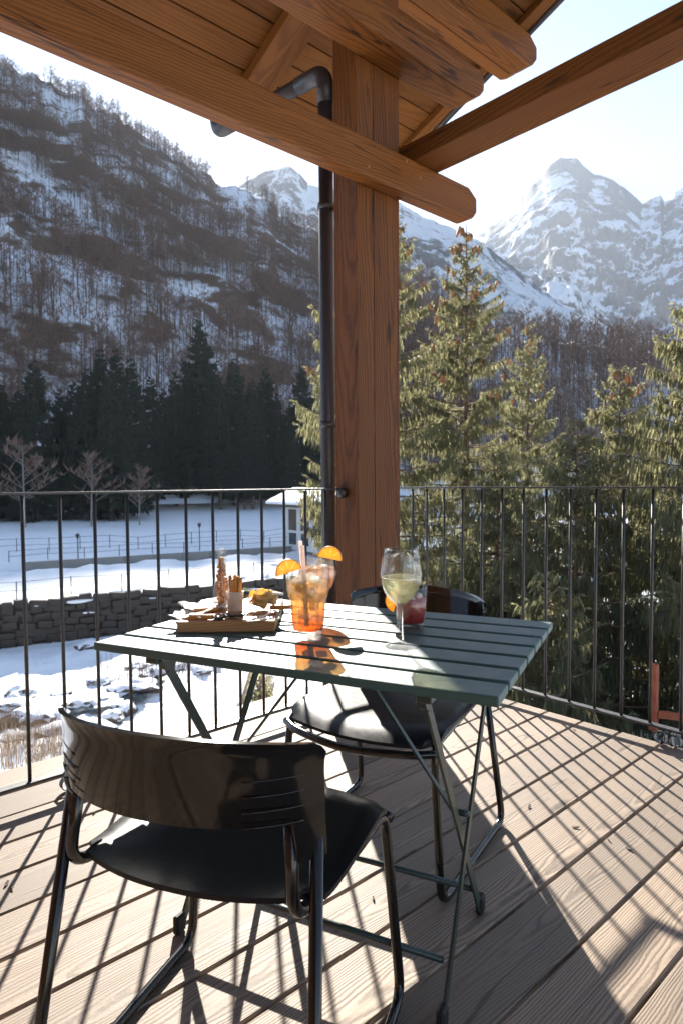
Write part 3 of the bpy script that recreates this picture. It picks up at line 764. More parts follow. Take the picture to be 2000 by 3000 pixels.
# bowl of crisps
bw = tag(empty('glass_bowl', on_board(*local_of(768, 1788)), VIEW), 'small glass bowl heaped with potato crisps on the serving board', 'bowl')
lathe('bowl_wall', [(0, 0), (.022, 0), (.024, .002), (.034, .016), (.0425, .034), (.0435, .036), (.0418, .036), (.0325, .0165), (.022, .005), (0, .004)], M['glass'], bw, n=44, flute=lambda a, z: 1 + .012 * math.cos(16 * a))
def chip_me(seed):
    rg = random.Random(seed); n_ = 14; V, F = [], []
    for s in (0, 1):
        V.append((0, 0, .0009 * s))
        for k in range(n_):
            a = 2 * math.pi * k / n_; r = .017 * (1 + .15 * rg.uniform(-1, 1)); x, y = r * math.cos(a), r * .8 * math.sin(a)
            V.append((x, y, 18 * (x * x - y * y) + .0009 * s))
    for k in range(n_):
        k2 = (k + 1) % n_; F += [(0, 1 + k2, 1 + k), (n_ + 1, n_ + 2 + k, n_ + 2 + k2), (1 + k, 1 + k2, n_ + 2 + k2, n_ + 2 + k)]
    return mesh_np('crisp', V, F, M['chip'], True)
cms = [chip_me(k) for k in range(4)]
for k in range(38):
    a, q = random.uniform(0, 6.283), math.sqrt(random.random()) * .03
    z = .014 + .03 * random.random() * (1 - (q / .04) ** 2) + .01 * (q / .03)
    ob('crisp', cms[k % 4], bw, (q * math.cos(a), q * math.sin(a), z), (random.uniform(-.9, .9), random.uniform(-.9, .9), random.uniform(0, 6)))
for k in range(5):
    a = .3 + .12 * k
    strap('cracker_stick', [(-.01 + .006 * k, -.012, .047 + .001 * k), (.012 + .006 * k, -.055 + .004 * k, .040)], .006, .003, (0, 0, 1), M['cup'], bw)
# napkins, sachets, wrappers
def sheet(name, w, d, mat, n_=9, amp=.006, seed=0, thick=.0006):
    rg = np.random.default_rng(seed); V = []; F = []
    for s in (0, 1):
        for j in range(n_):
            for i in range(n_):
                x, y = (i / (n_ - 1) - .5) * w, (j / (n_ - 1) - .5) * d
                z = amp * (.55 + .45 * float(fbm(np.array(x * 60 + seed * 7.1), np.array(y * 60 + seed), 3))) * (.35 + .65 * abs(i / (n_ - 1) - .4) * 2)
                V.append((x, y, max(z, .0003) + s * thick))
    N = n_ * n_
    for j in range(n_ - 1):
        for i in range(n_ - 1):
            a = j * n_ + i; F.append((a, a + n_, a + n_ + 1, a + 1)); F.append((N + a, N + a + 1, N + a + n_ + 1, N + a + n_))
    rim = [i for i in range(n_)] + [j * n_ + n_ - 1 for j in range(1, n_)] + [(n_ - 1) * n_ + i for i in range(n_ - 2, -1, -1)] + [j * n_ for j in range(n_ - 2, 0, -1)]
    for a, b in zip(rim, rim[1:] + rim[:1]): F.append((a, b, N + b, N + a))
    return mesh_np(name, V, F, mat, True)
def put(name, me, px, py, rz, label, cat, group=None, dz=0.0):
    x, y = local_of(px, py); p = on_board(x, y); o = ob(name, me, None, (p[0], p[1], p[2] + dz), (0, 0, rz)); return tag(o, label, cat, group)
put('paper_napkin', sheet('paper_napkin', .12, .12, M['paper'], seed=1, amp=.022), 600, 1782, brz + .4, 'crumpled white paper napkin at the back left of the serving board', 'napkin')
put('paper_napkin', sheet('paper_napkin', .09, .07, M['paper'], seed=2, amp=.016), 560, 1806, brz - .3, 'folded white paper napkin at the left edge of the serving board', 'napkin')
put('clear_wrapper', sheet('clear_wrapper', .09, .055, M['film'], seed=3, amp=.018, n_=13), 770, 1817, brz + .2, 'crinkled clear wrapper at the front right of the serving board', 'wrapper')
put('foil_sachet', sheet('foil_sachet', .036, .024, M['foil'], seed=4, amp=.010, thick=.003), 646, 1815, brz + .5, 'small silvery dark sachet at the front of the serving board', 'sachet')
put('foil_sachet', sheet('foil_sachet', .06, .022, M['foil'], seed=5, amp=.014, thick=.004), 692, 1812, brz - .5, 'long dark green sachet at the front of the serving board', 'sachet')
for (px, py, rz, lb) in ((604, 1794, .3, 'tan breadstick lying beside the bottle on the serving board'), (590, 1815, -.1, 'short tan breadstick at the front left of the serving board'), (825, 1786, .1, 'short tan breadstick at the right end of the serving board')):
    V, F = tube_data(spline([(-.03, 0, .0065), (0, .001, .0062), (.03, 0, .0066)], 4), .006, 9); put('breadstick', mesh_np('breadstick', V, F, M['stick'], True), px, py, brz + rz, lb, 'breadstick')

# ------------------------------------------------------------------ landscape materials
def snow_mat(name, dirt=0.0):
    t = NT(name); pos = t.n('NewGeometry').outputs['Position']
    n1 = t.n('TexNoise', i0=pos, Scale=.9, Detail=6.0, Roughness=.6).outputs['Fac']
    n2 = t.n('TexNoise', i0=pos, Scale=9.0, Detail=4.0).outputs['Fac']
    c = t.mix(n1, (.84, .86, .89), (.92, .93, .94))
    t.set(Base_Color=c, Roughness=.65, Specular_IOR_Level=.3)
    t.bump(t.math('ADD', n1, t.math('MULTIPLY', n2, .2)), .5, .25)
    return t.mat
M['snow'] = snow_mat('trodden_snow')
def slope_mat(name, rock, rock2, snow, scale, lo, hi, steep=1.2, stretch=(1, 1, 1), bump=0.0, fine=.45):
    """snow lying on the flatter ground, rock and turf breaking through where it is steep or wind-blown"""
    t = NT(name); g = t.n('NewGeometry'); pos = g.outputs['Position']
    mp = t.n('Mapping', i0=pos); mp.inputs['Scale'].default_value = stretch
    n1 = t.n('TexNoise', i0=mp.outputs[0], Scale=scale, Detail=9.0, Roughness=.62).outputs['Fac']
    n2 = t.n('TexNoise', i0=pos, Scale=scale * 5, Detail=6.0, Roughness=.7).outputs['Fac']
    nz = t.n('SeparateXYZ', i0=g.outputs['Normal']).outputs[2]
    f = t.math('ADD', t.math('MULTIPLY', t.math('SUBTRACT', nz, .72), steep), t.math('ADD', t.math('MULTIPLY', n1, 1.3), t.math('MULTIPLY', n2, fine)))
    fac = t.ramp(f, [(lo, (0, 0, 0)), (hi, (1, 1, 1))])
    c = t.mix(fac, t.mix(n2, rock, rock2), snow)
    t.set(Base_Color=c, Roughness=.8, Specular_IOR_Level=.2)
    if bump: t.bump(t.math('ADD', n1, t.math('MULTIPLY', n2, .4)), .6, bump)
    return t.mat
M['hill'] = slope_mat('wooded_slope_ground', (.085, .06, .046), (.17, .105, .07), (.74, .77, .83), .035, .88, 1.0, 1.0, bump=1.0)
def mountain_mat():
    t = NT('alpine_rock_and_snow'); g = t.n('NewGeometry'); pos = g.outputs['Position']
    mp = t.n('Mapping', i0=pos); mp.inputs['Scale'].default_value = (1, 1, .55)
    n1 = t.n('TexNoise', i0=mp.outputs[0], Scale=.0075, Detail=14.0, Roughness=.72, Distortion=.6).outputs['Fac']
    n2 = t.n('TexNoise', i0=pos, Scale=.05, Detail=8.0, Roughness=.7).outputs['Fac']
    nz = t.n('SeparateXYZ', i0=g.outputs['Normal']).outputs[2]; h = t.n('SeparateXYZ', i0=pos).outputs[2]
    high = t.n('MapRange', i0=h, i1=250.0, i2=1750.0, i3=.045, i4=-.055).outputs[0]
    f = t.math('ADD', t.math('ADD', n1, high), t.math('MULTIPLY', t.math('SUBTRACT', nz, .70), .34))
    f = t.math('ADD', f, t.math('MULTIPLY', t.math('SUBTRACT', n2, .5), .22))
    fac = t.ramp(f, [(.468, (0, 0, 0)), (.535, (1, 1, 1))])
    t.set(Base_Color=t.mix(fac, t.mix(n2, (.085, .09, .10), (.20, .195, .20)), (.80, .83, .88)), Roughness=.85, Specular_IOR_Level=.15)
    t.bump(t.math('ADD', n1, t.math('MULTIPLY', n2, .35)), .7, 22.0)
    return t.mat
M['mount'] = mountain_mat()
M['bark'] = plain('grey_brown_bark', (.13, .092, .072), rough=.9, noise=.3, nscale=2)
M['bark2'] = plain('spruce_bark', (.17, .105, .07), rough=.9, noise=.4, nscale=9, bump=.6)
M['twig'] = plain('purple_brown_twigs', (.205, .135, .105), rough=.9, noise=.25, nscale=.3)
M['stone'] = plain('dark_river_stone', (.046, .037, .030), rough=.85, noise=.55, nscale=3, bump=.7)
M['concrete'] = plain('grey_concrete', (.24, .23, .21), rough=.85, noise=.35, nscale=1.2)
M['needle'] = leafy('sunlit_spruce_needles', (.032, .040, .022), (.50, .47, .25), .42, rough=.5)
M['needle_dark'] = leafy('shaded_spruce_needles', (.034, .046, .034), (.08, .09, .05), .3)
M['cone'] = translucent('spruce_cone_scales', (.50, .22, .09), .4, .6)
M['straw_grass'] = translucent('dry_grass', (.20, .135, .075), .3, .8)
M['wall_paint'] = plain('grey_render', (.58, .58, .58), rough=.85, noise=.15, nscale=.8)
M['darkwood'] = plain('dark_weathered_boards', (.10, .075, .06), rough=.8, noise=.3, nscale=2)
M['window'] = plain('dark_window_glass', (.02, .025, .03), rough=.12, spec=.6)
M['lamp'] = plain('dark_lamp_metal', (.03, .03, .035), rough=.5)
M['water'] = plain('cold_stream_water', (.015, .028, .038), rough=.12, spec=.5, noise=.3, nscale=2)

# ------------------------------------------------------------------ valley ground
def ground_z(u, v):
    u, v = np.asarray(u, float), np.asarray(v, float); w = v - .58 * u
    f = np.interp(w, [-40, 8, 12, 15, 23, 30, 47.75, 48.05, 64.75, 65.05, 80, 100, 125, 150, 200], [-2.8, -2.8, -3.3, -4.9, -8.6, -9.0, -8.05, -5.75, -5.7, -4.95, -4.6, -4.2, -3.4, 3, 12])
    rough = np.where(w < 47, 1.0, .25) * np.where(w > 8, 1, .5)
    f = f + rough * (.28 * fbm(u * .35 + 40, v * .35 + 7, 4) + .10 * fbm(u * 1.7, v * 1.7, 3))
    f = f + .34 * np.exp(-((w - 49.9) / .7) ** 2) * (1 + .7 * fbm(u * .9, v * .9, 2)) + .3 * np.exp(-((w - 63.3) / .8) ** 2) * (1 + .8 * fbm(u * .7, v * .7, 2)) + np.where((w > 66) & (w < 100), .22 * fbm(u * .22, v * .22, 3), 0)
    k = np.maximum(-.92 - .27 * np.maximum(v - 5.5, 0) - 1.1 * smooth01(u, .2, 2.0), -6.0) + .14 * fbm(u * .6, v * .6, 3)
    ub = np.interp(v, [0, 5.5, 7, 9, 20, 40], [-5.0, -1.6, -.6, -.8, -3.0, -6])
    mask = smooth01(u, ub - .35, ub + .5) * (1 - smooth01(v, 26, 38))
    return f * (1 - mask) + k * mask
us = np.concatenate([-np.geomspace(4500, 30, 26), np.linspace(-29, 29, 176), np.geomspace(30, 4500, 26)])
ws = np.concatenate([np.linspace(-60, 1, 10), np.linspace(2, 32, 90), np.linspace(32.6, 47.6, 36), [47.75, 48.05], np.linspace(48.5, 64.4, 24), [64.75, 65.05], np.linspace(66, 130, 44), np.geomspace(133, 5000, 30)])
U, W = np.meshgrid(us, ws); Vv = W + .58 * U
Z = ground_z(U, Vv)
P = np.stack([RH.x * U + FH.x * Vv, RH.y * U + FH.y * Vv, Z], -1).reshape(-1, 3)
nu_, nw_ = len(us), len(ws)
M['bank'] = slope_mat('bank_earth_and_snow', (.05, .042, .035), (.16, .12, .08), (.78, .80, .84), .55, .90, 1.02, .9, bump=.15)
ii = (np.arange(nw_ - 1)[:, None] * nu_ + np.arange(nu_ - 1)[None, :]).ravel()
Fq = np.stack([ii, ii + 1, ii + nu_ + 1, ii + nu_], 1)
cu_, cw_ = (us[:-1] + us[1:]) / 2, (ws[:-1] + ws[1:]) / 2
CU, CW = np.meshgrid(cu_, cw_); CV = CW + .58 * CU
gi = ((CW > 7) & (CW < 22) & (CU < -1.5) & (CU > -28)) | ((CW > 25) & (CW < 33) & (CU < 0) & (fbm(CU * .3, CW * .3, 3) > .1))
tag(ob('snow_ground', mesh_np('snow_ground', P, Fq, [M['snow'], M['bank']], True, gi.ravel().astype(np.int32))), 'snow covered valley floor and river bank below the balcony', None, None, 'structure')
def gz(u, v): return float(ground_z(u, v))
def ground_hit(px, py):
    """march the view ray down to the ground"""
    d = CR * (px - 1000) + CD * (py - 1500) + CF * FPX; d = d / d.dot(FH)
    v = 4.0
    while v < 400:
        p = Vector((0, 0, EYE)) + d * v; u = p.dot(RH)
        if p.z <= gz(u, v): return p, u, v
        v *= 1.01
    return p, u, v

def ridge_sheet(name, sky, v_base, v_ridge, y_base, mat, cols, rows, power, amp, nscale, jag, label, back=(.06, .2), lateral=0.0):
    """mountain side rising from its foot to a crest line, with a real back slope behind the crest"""
    sky = np.array(sky, float); xs = np.linspace(sky[0, 0], sky[-1, 0], cols); ys = np.interp(xs, sky[:, 0], sky[:, 1])
    vb = v_base(xs) if callable(v_base) else np.full(cols, float(v_base)); vr = v_ridge(xs) if callable(v_ridge) else np.full(cols, float(v_ridge))
    top = np.array([tuple(at(x, y, v)) for x, y, v in zip(xs, ys, vr)])
    yb = y_base(xs) if callable(y_base) else np.full(cols, float(y_base))
    bot = np.array([tuple(at(x, y, v)) for x, y, v in zip(xs, yb, vb)])
    ts = np.concatenate([np.linspace(0, 1, rows), [1 + back[0], 1 + back[1]]])
    G = np.zeros((len(ts), cols, 3))
    for j, t in enumerate(ts):
        q = bot[:, :2] + (top[:, :2] - bot[:, :2]) * t
        if t <= 1: z = bot[:, 2] + (top[:, 2] - bot[:, 2]) * t ** power
        else: z = top[:, 2] - (top[:, 2] - bot[:, 2]) * (t - 1) * 1.6
        env = math.sin(math.pi * min(t, 1)) ** 1.1 * (1 - .7 * t) * 1.4 if t < 1 else 0
        nz = ridged(q[:, 0] * nscale + 3, q[:, 1] * nscale + 11, 6) * .7 + fbm(q[:, 0] * nscale * 2.2, q[:, 1] * nscale * 2.2, 5) * .5
        z = z + amp * (env * nz + jag * min(t, 1) ** 3 * fbm(xs * .06, xs * 0 + 5.5 + .3 * t, 4))
        G[j, :, :2] = q; G[j, :, 2] = z
        if lateral: G[j, :, 0] += lateral * env * fbm(q[:, 0] * nscale * 3, q[:, 1] * nscale * 3 + 50, 4)
    V = G.reshape(-1, 3); nr = len(ts)
    ii = (np.arange(nr - 1)[:, None] * cols + np.arange(cols - 1)[None, :]).ravel()
    F = np.stack([ii, ii + 1, ii + cols + 1, ii + cols], 1)
    tag(ob(name, mesh_np(name, V, F, mat, True)), label, None, None, 'structure')
    return xs, ts, G
tanx = lambda x: (x - 1000) / FPX
vbA = lambda x: 124 / (1 - .58 * np.clip(tanx(x), -1.2, .6))
skyA = [(-800, -330), (-300, -10), (0, 178), (250, 285), (430, 392), (500, 442), (590, 505), (650, 532), (740, 562), (840, 632), (945, 690), (1172, 760), (1300, 840), (1450, 960), (1600, 1080)]
xsA, tsA, GA = ridge_sheet('wooded_hillside', skyA, vbA, lambda x: 430 + (x * .03), lambda x: 1413 + 1900 * (3.6) / vbA(x), M['hill'], 170, 90, 1.12, 9.0, .011, .35,
                           'steep snowy hillside covered with bare trees, left of the post', lateral=3.0)
skyB = [(900, 1010), (1150, 1010), (1300, 985), (1450, 990), (1600, 998), (1800, 1020), (2000, 1040), (2400, 1080), (3200, 1120)]
xsB, tsB, GB = ridge_sheet('wooded_rise', skyB, 140, 250, 1470, M['hill'], 110, 40, 1.0, 3.0, .02, .3, 'snowy wooded rise behind the spruces on the right')
ridge_sheet('rocky_ridge', [(900, 540), (1000, 560), (1100, 578), (1170, 592), (1250, 640), (1330, 668), (1400, 705), (1470, 757), (1560, 830), (1640, 885), (1720, 930), (1850, 990), (2000, 1040)], 650, 1300, 1150, M['mount'], 260, 80, 1.1, 30, .006, .08,
            'rocky snow streaked ridge descending to the right below the high peak')
ridge_sheet('far_mountain', [(300, 820), (500, 700), (600, 620), (700, 545), (760, 508), (800, 497), (850, 484), (880, 508), (905, 540), (945, 548), (1000, 566), (1100, 640), (1250, 800)], 1300, 2300, 1150, M['mount'], 260, 100, 1.2, 55, .004, .06,
            'distant rocky snow peak between the wooded slope and the post')
ridge_sheet('high_peak', [(900, 1000), (1100, 850), (1250, 765), (1350, 718), (1420, 675), (1480, 628), (1540, 562), (1580, 520), (1610, 482), (1640, 459), (1690, 465), (1715, 492), (1740, 510), (1790, 524), (1830, 552), (1880, 597), (1905, 582), (1932, 569), (1945, 590), (1975, 556), (2010, 540), (2080, 500), (2200, 560), (2500, 650), (3000, 800)],
            1500, 3400, 1080, M['mount'], 520, 180, 1.35, 88, .0036, .045, 'high pyramid shaped rocky peak streaked with snow, far right', lateral=16.0)

# ------------------------------------------------------------------ bare woods
def bare_tree_arrays(rg, n_limb=13, n_twig=110, lean=.03):
    """unit-height leafless tree: trunk and limbs, then twig fans"""
    TV, TF, WV, WF = [], [], [], []
    bend = rg.normal(0, lean, 2)
    def spike(V, F, p, q, r, quad=True):
        d = q - p; L = np.linalg.norm(d) + 1e-9; a = np.cross(d / L, [0, 0, 1.0]) if abs(d[2]) < .97 * L else np.array([1.0, 0, 0]); a /= np.linalg.norm(a) + 1e-9; b = np.cross(d / L, a)
        for e in ((a, b) if quad else (a,)):
            i = len(V); V += [p - e * r, p + e * r, q]; F.append((i, i + 1, i + 2))
    tip = np.array([bend[0], bend[1], 1.0])
    V0, F0 = tube_data([(0, 0, -.04), tip * .35, tip * .7, tip], [.0115, .0088, .0055, .0012], 4, False)
    TV += list(V0); TF += [(f[0], f[1], f[2]) for f in F0] + [(f[0], f[2], f[3]) for f in F0]
    limbs = []
    for k in range(n_limb):
        h = .36 + .58 * (k + rg.random()) / n_limb; a = rg.random() * 6.283
        l = (.30 * (1.05 - h) + .07) * rg.uniform(.7, 1.3); p = tip * h
        q = p + np.array([math.cos(a) * l * .95, math.sin(a) * l * .95, l * .75]); limbs.append((p, q)); spike(TV, TF, p, q, .0042)
    for k in range(n_twig):
        p0, q0 = limbs[rg.integers(len(limbs))]; s = rg.uniform(.3, 1.0); p = p0 + (q0 - p0) * s
        a = rg.random() * 6.283; l = rg.uniform(.05, .13); q = p + np.array([math.cos(a) * l * .7, math.sin(a) * l * .7, l * rg.uniform(.3, 1.0)])
        spike(WV, WF, p, q, rg.uniform(.0055, .0105), False)
    return np.array(TV), np.array(TF), np.array(WV), np.array(WF)
VARS = [bare_tree_arrays(np.random.default_rng(100 + k), 10, 78) for k in range(6)]
def interp_grid(G, xs, ts, x, t):
    fx = np.interp(x, xs, np.arange(len(xs))); ft = np.interp(t, ts, np.arange(len(ts)))
    i, j = np.clip(fx.astype(int), 0, len(xs) - 2), np.clip(ft.astype(int), 0, len(ts) - 2); a, b = (fx - i)[:, None], (ft - j)[:, None]
    return (G[j, i] * (1 - a) + G[j, i + 1] * a) * (1 - b) + (G[j + 1, i] * (1 - a) + G[j + 1, i + 1] * a) * b
def scatter(G, xs, ts, n, x0, x1, clear, seed, tmin=0.02, tmax=1.0):
    rg = np.random.default_rng(seed); x = rg.uniform(x0, x1, n * 3); t = np.clip(rg.beta(1.0, 1.05, n * 3), 0, 1) * (tmax - tmin) + tmin
    P = interp_grid(G, xs, ts, x, t)
    dist = np.hypot(P[:, 0], P[:, 1]); keep = rg.random(len(x)) < np.clip((dist / 330.0), .35, 1)
    cl = np.zeros(len(x), bool)
    for (cx, cy, rx, ry, ang, pr) in clear:
        v = P - np.array([0, 0, EYE]); zz = v @ np.array(CF); px = 1000 + FPX * (v @ np.array(CR)) / zz; py = 1500 + FPX * (v @ np.array(CD)) / zz
        ca, sa = math.cos(ang), math.sin(ang); dx, dy = px - cx, py - cy
        e = ((dx * ca + dy * sa) / rx) ** 2 + ((-dx * sa + dy * ca) / ry) ** 2
        cl |= (e < 1) & (rg.random(len(x)) < pr)
    patch = fbm(P[:, 0] * .022 + 9, P[:, 1] * .022 + P[:, 2] * .03, 3)
    keep &= ~cl & (patch > -.62)
    return P[keep][:n]
clearA = [(690, 590, 95, 42, .55, .97), (90, 555, 210, 45, .62, .93), (200, 345, 90, 40, .5, .85), (60, 690, 140, 30, .6, .7), (300, 480, 150, 18, .6, .7), (810, 720, 110, 22, .6, .7), (470, 560, 60, 22, .6, .6), (540, 1010, 60, 40, .5, .5), (230, 950, 60, 60, .3, .5)]
PA = scatter(GA, xsA, tsA, 8700, -250, 1430, clearA, 3, .05, 1.0)
PB = scatter(GB, xsB, tsB, 1700, 980, 2350, [], 4, .02, 1.03)
PT = np.concatenate([PA, PB]); HT = np.random.default_rng(8).uniform(7.0, 11.5, len(PT)) * np.where(np.arange(len(PT)) < len(PA), 1, 1.25)
size = HT / np.hypot(PT[:, 0], PT[:, 1])
order = np.argsort(-size); big, rest = order[:300], order[300:]
rgt = np.random.default_rng(21)
def inst(arrV, arrF, P, S, ang):
    n, nv = len(P), len(arrV); c, s = np.cos(ang), np.sin(ang); wide = S * rgt.uniform(.8, 1.25, n)
    V = np.empty((n, nv, 3), np.float32)
    V[:, :, 0] = (arrV[None, :, 0] * c[:, None] - arrV[None, :, 1] * s[:, None]) * wide[:, None] + P[:, None, 0]
    V[:, :, 1] = (arrV[None, :, 0] * s[:, None] + arrV[None, :, 1] * c[:, None]) * wide[:, None] + P[:, None, 1]
    V[:, :, 2] = arrV[None, :, 2] * S[:, None] + P[:, None, 2]
    F = (arrF[None] + (np.arange(n) * nv)[:, None, None]).reshape(-1, 3)
    return V.reshape(-1, 3), F
allV, allF, mi, base = [], [], [], 0
for k in range(6):
    sel = rest[k::6]; ang = rgt.uniform(0, 6.28, len(sel)); st = rgt.bit_generator.state
    for q, (a, f) in enumerate(((VARS[k][0], VARS[k][1]), (VARS[k][2], VARS[k][3]))):
        rgt.bit_generator.state = st
        V, F = inst(a, f, PT[sel], HT[sel], ang); allV.append(V); allF.append(F + base); base += len(V); mi.append(np.full(len(F), q))
tag(ob('bare_woodland', mesh_np('bare_woodland', np.concatenate(allV), np.concatenate(allF), [M['bark'], M['twig']], False, np.concatenate(mi))),
    'dense leafless brown woodland covering the snowy slopes', 'woodland', None, 'stuff')
vme = []
for k in range(6):
    tv, tf, wv, wf = VARS[k]; vme.append((mesh_np('trunk', tv, tf, M['bark']), mesh_np('crown', wv, wf, M['twig'])))
for q, i in enumerate(big):
    o = empty('bare_tree', tuple(PT[i]), float(rgt.uniform(0, 6.28))); o.scale = (HT[i] * rgt.uniform(.8, 1.2),) * 2 + (HT[i],)
    right = i >= len(PA)
    tag(o, 'slender leafless tree on the snowy rise at the right' if right else 'slender leafless tree low on the snowy slope at the left', 'tree', 'leafless trees on the rise' if right else 'leafless trees low on the slope')
    a, b = vme[q % 6]; ob('trunk', a, o); ob('crown', b, o)

# ------------------------------------------------------------------ spruces
def spruce_arrays(seed, H, Rb, z_low=.1, whorl=.34, per=6, blades=40, bl_len=.36, bl_w=.030, up=.4, power=.72, thin=0.0, droop=.30):
    rg = np.random.default_rng(seed); SV, SF = [], []; BP, BQ, BW_, tips = [], [], [], []
    z = z_low * H
    while z < H * .985:
        f = (H - z) / (H * (1 - z_low)); L0 = Rb * f ** power
        nb = per if f > .12 else max(3, per - 2)
        a0 = rg.random() * 6.283
        for k in range(nb):
            if rg.random() < thin: continue
            a = a0 + 6.283 * k / nb + rg.normal(0, .22); L = max(.12, L0 * rg.uniform(.65, 1.15)); zz = z + rg.uniform(-.5, .5) * whorl
            asc = .55 * (1 - f) ** 2.2; dr = droop * rg.uniform(.6, 1.3) * min(1, f * 1.6)
            d = np.array([math.cos(a), math.sin(a), 0]); lat = np.array([-d[1], d[0], 0])
            s = np.linspace(0, 1, 6); side = rg.normal(0, .05)
            path = d[None] * (L * s)[:, None] + lat[None] * (L * side * s ** 2)[:, None]; path[:, 2] = zz + L * (asc * s - dr * s + (dr * .85 + up * .25) * s ** 2.2)
            V0, F0 = tube_data(path, [.012 + .010 * L, .010 + .007 * L, .008 + .005 * L, .006 + .003 * L, .005, .003], 3, False)
            b0_ = len(SV); SV += list(V0); SF += [tuple(b0_ + x for x in fc) for fc in F0]
            tips.append((path[-1], L, zz))
            n = int(blades * (L / Rb) ** .8 * rg.uniform(.8, 1.2)) + 6
            ss = rg.uniform(.06 if L < .8 else .16, 1.0, n) ** .8
            p = np.stack([np.interp(ss, s, path[:, c]) for c in range(3)], 1)
            sg = rg.choice([-1, 1], n); spread = rg.random(n)
            ll = bl_len * rg.uniform(.5, 1.25, n) * (.55 + .45 * min(1, L / Rb * 1.6))
            latlen = spread * (.30 * L * (1 - ss) + .06)
            p2 = p + lat[None] * (sg * latlen)[:, None] + d[None] * (latlen * .55)[:, None]
            p2[:, 2] -= latlen * .18
            q = p2 + (d[None] * rg.uniform(.0, .28, n)[:, None] + lat[None] * (sg * rg.uniform(0, .22, n))[:, None]) * ll[:, None]
            hang = np.where(ss > .93, -rg.uniform(.0, .25, n), rg.uniform(.7, 1.05, n)) * (.35 + .65 * min(1, f * 2.6))
            q[:, 2] -= hang * ll
            BP.append(p2); BQ.append(q); BW_.append(bl_w * rg.uniform(.6, 1.2, n))
            # carrying twig
            m_ = rg.random(n) < .5
            BP.append(p[m_]); BQ.append(p2[m_] + (q[m_] - p2[m_]) * .15); BW_.append(np.full(m_.sum(), bl_w * .55))
        z += whorl * (.45 + .55 * f + .1)
    BP, BQ, BW_ = np.concatenate(BP), np.concatenate(BQ), np.concatenate(BW_)
    d = BQ - BP; L = np.linalg.norm(d, axis=1, keepdims=True) + 1e-6; d = d / L
    r1 = rg.normal(size=d.shape); e1 = np.cross(d, r1); e1 /= np.linalg.norm(e1, axis=1, keepdims=True) + 1e-6; e2 = np.cross(d, e1)
    V, F = [], []; n = len(BP); mid = BP + (BQ - BP) * .4
    A = np.stack([BP, mid + e1 * BW_[:, None] * .5, BQ, mid - e1 * BW_[:, None] * .5], 1); B = np.stack([BP, mid + e2 * BW_[:, None] * .5, BQ, mid - e2 * BW_[:, None] * .5], 1)
    V = np.concatenate([A.reshape(-1, 3), B.reshape(-1, 3)]); F = np.arange(len(V)).reshape(-1, 4)
    tr = H * .0095 + .03
    V1, F1 = tube_data([(0, 0, -.6), (0, 0, H * .3), (0.01, 0, H * .65), (0, 0, H)], [tr, tr * .78, tr * .42, .01], 9, False)
    b0_ = len(SV); SV += list(V1); SF += [tuple(b0_ + x for x in fc) for fc in F1]
    return np.array(SV), np.array(SF), V, F, tips
bm = bmesh.new(); bmesh.ops.create_uvsphere(bm, u_segments=7, v_segments=6, radius=.5)
for v in bm.verts: v.co = Vector((v.co.x * .36, v.co.y * .36, v.co.z - .5)) * (1 + .12 * math.sin(v.co.z * 40))
cone_me = bm_mesh('cone', bm, M['cone'], True)
def near_spruce(px, top_y, v, H, Rb, seed, label, cones=0, rz=0.0, **kw):
    top = at(px, top_y, v); base = Vector((top.x, top.y, top.z - H))
    o = tag(empty('spruce_tree', base, rz), label, 'tree', 'spruces beside the balcony')
    sv, sf, V, F, tips = spruce_arrays(seed, H, Rb, **kw)
    ob('trunk', mesh_np('trunk', sv, sf, M['bark2'], True), o); ob('crown', mesh_np('crown', V, F, M['needle']), o)
    rg = random.Random(seed); tp = [t for t in tips if t[2] > H * .62]; tp.sort(key=lambda t: -t[2])
    for k in range(cones):
        p, L, zz = tp[min(len(tp) - 1, int(rg.random() ** 1.5 * len(tp)))]
        s = rg.uniform(.82, 1.04); ln = rg.uniform(.17, .24)
        c = ob('cone', cone_me, o, (p[0] * s + rg.uniform(-.06, .06), p[1] * s + rg.uniform(-.06, .06), p[2] * s + zz * (1 - s) + rg.uniform(-.04, .05)), (rg.uniform(-.3, .3), rg.uniform(-.3, .3), rg.uniform(0, 6))); c.scale = (ln, ln, ln)
    return o
near_spruce(1365, 655, 19, 14.6, 3.3, 31, 'tall spruce full of orange cones, just right of the post', 120, 0.4, blades=270, per=6, z_low=.04, thin=.12, whorl=.44)
near_spruce(1092, 470, 17.5, 16.0, 3.9, 32, 'spruce growing half hidden behind the timber post', 45, 1.1, blades=270, per=6, z_low=.04, thin=.12, whorl=.44)
near_spruce(1548, 930, 21.5, 12.5, 2.5, 33, 'slimmer spruce with upswept branches standing right of the cone laden spruce', 10, 2.0, blades=230, per=5, z_low=.05, up=.8, thin=.12, whorl=.42)
near_spruce(1816, 1062, 15.5, 8.6, 2.5, 34, 'shorter spruce with a reddish top near the right side', 14, .7, blades=210, per=6, z_low=.03, whorl=.40)
near_spruce(2140, 640, 11.5, 9.2, 2.9, 35, 'big dark spruce reaching in from the right edge', 0, 2.9, blades=190, per=8, z_low=.03)
near_spruce(1690, 1235, 12.6, 5.6, 2.5, 37, 'low bushy spruce behind the right railing, left of the shorter spruce', 0, 1.9, blades=125, per=8, z_low=.02)
near_spruce(1455, 1330, 14.2, 5.4, 2.4, 38, 'low dark spruce behind the right railing, below the cone laden spruce', 0, .2, blades=125, per=8, z_low=.02)
near_spruce(1600, 1690, 9.2, 3.7, 1.7, 39, 'small spruce close behind the right railing, nearest to the deck edge', 0, 2.2, blades=120, per=7, z_low=.02, whorl=.3)
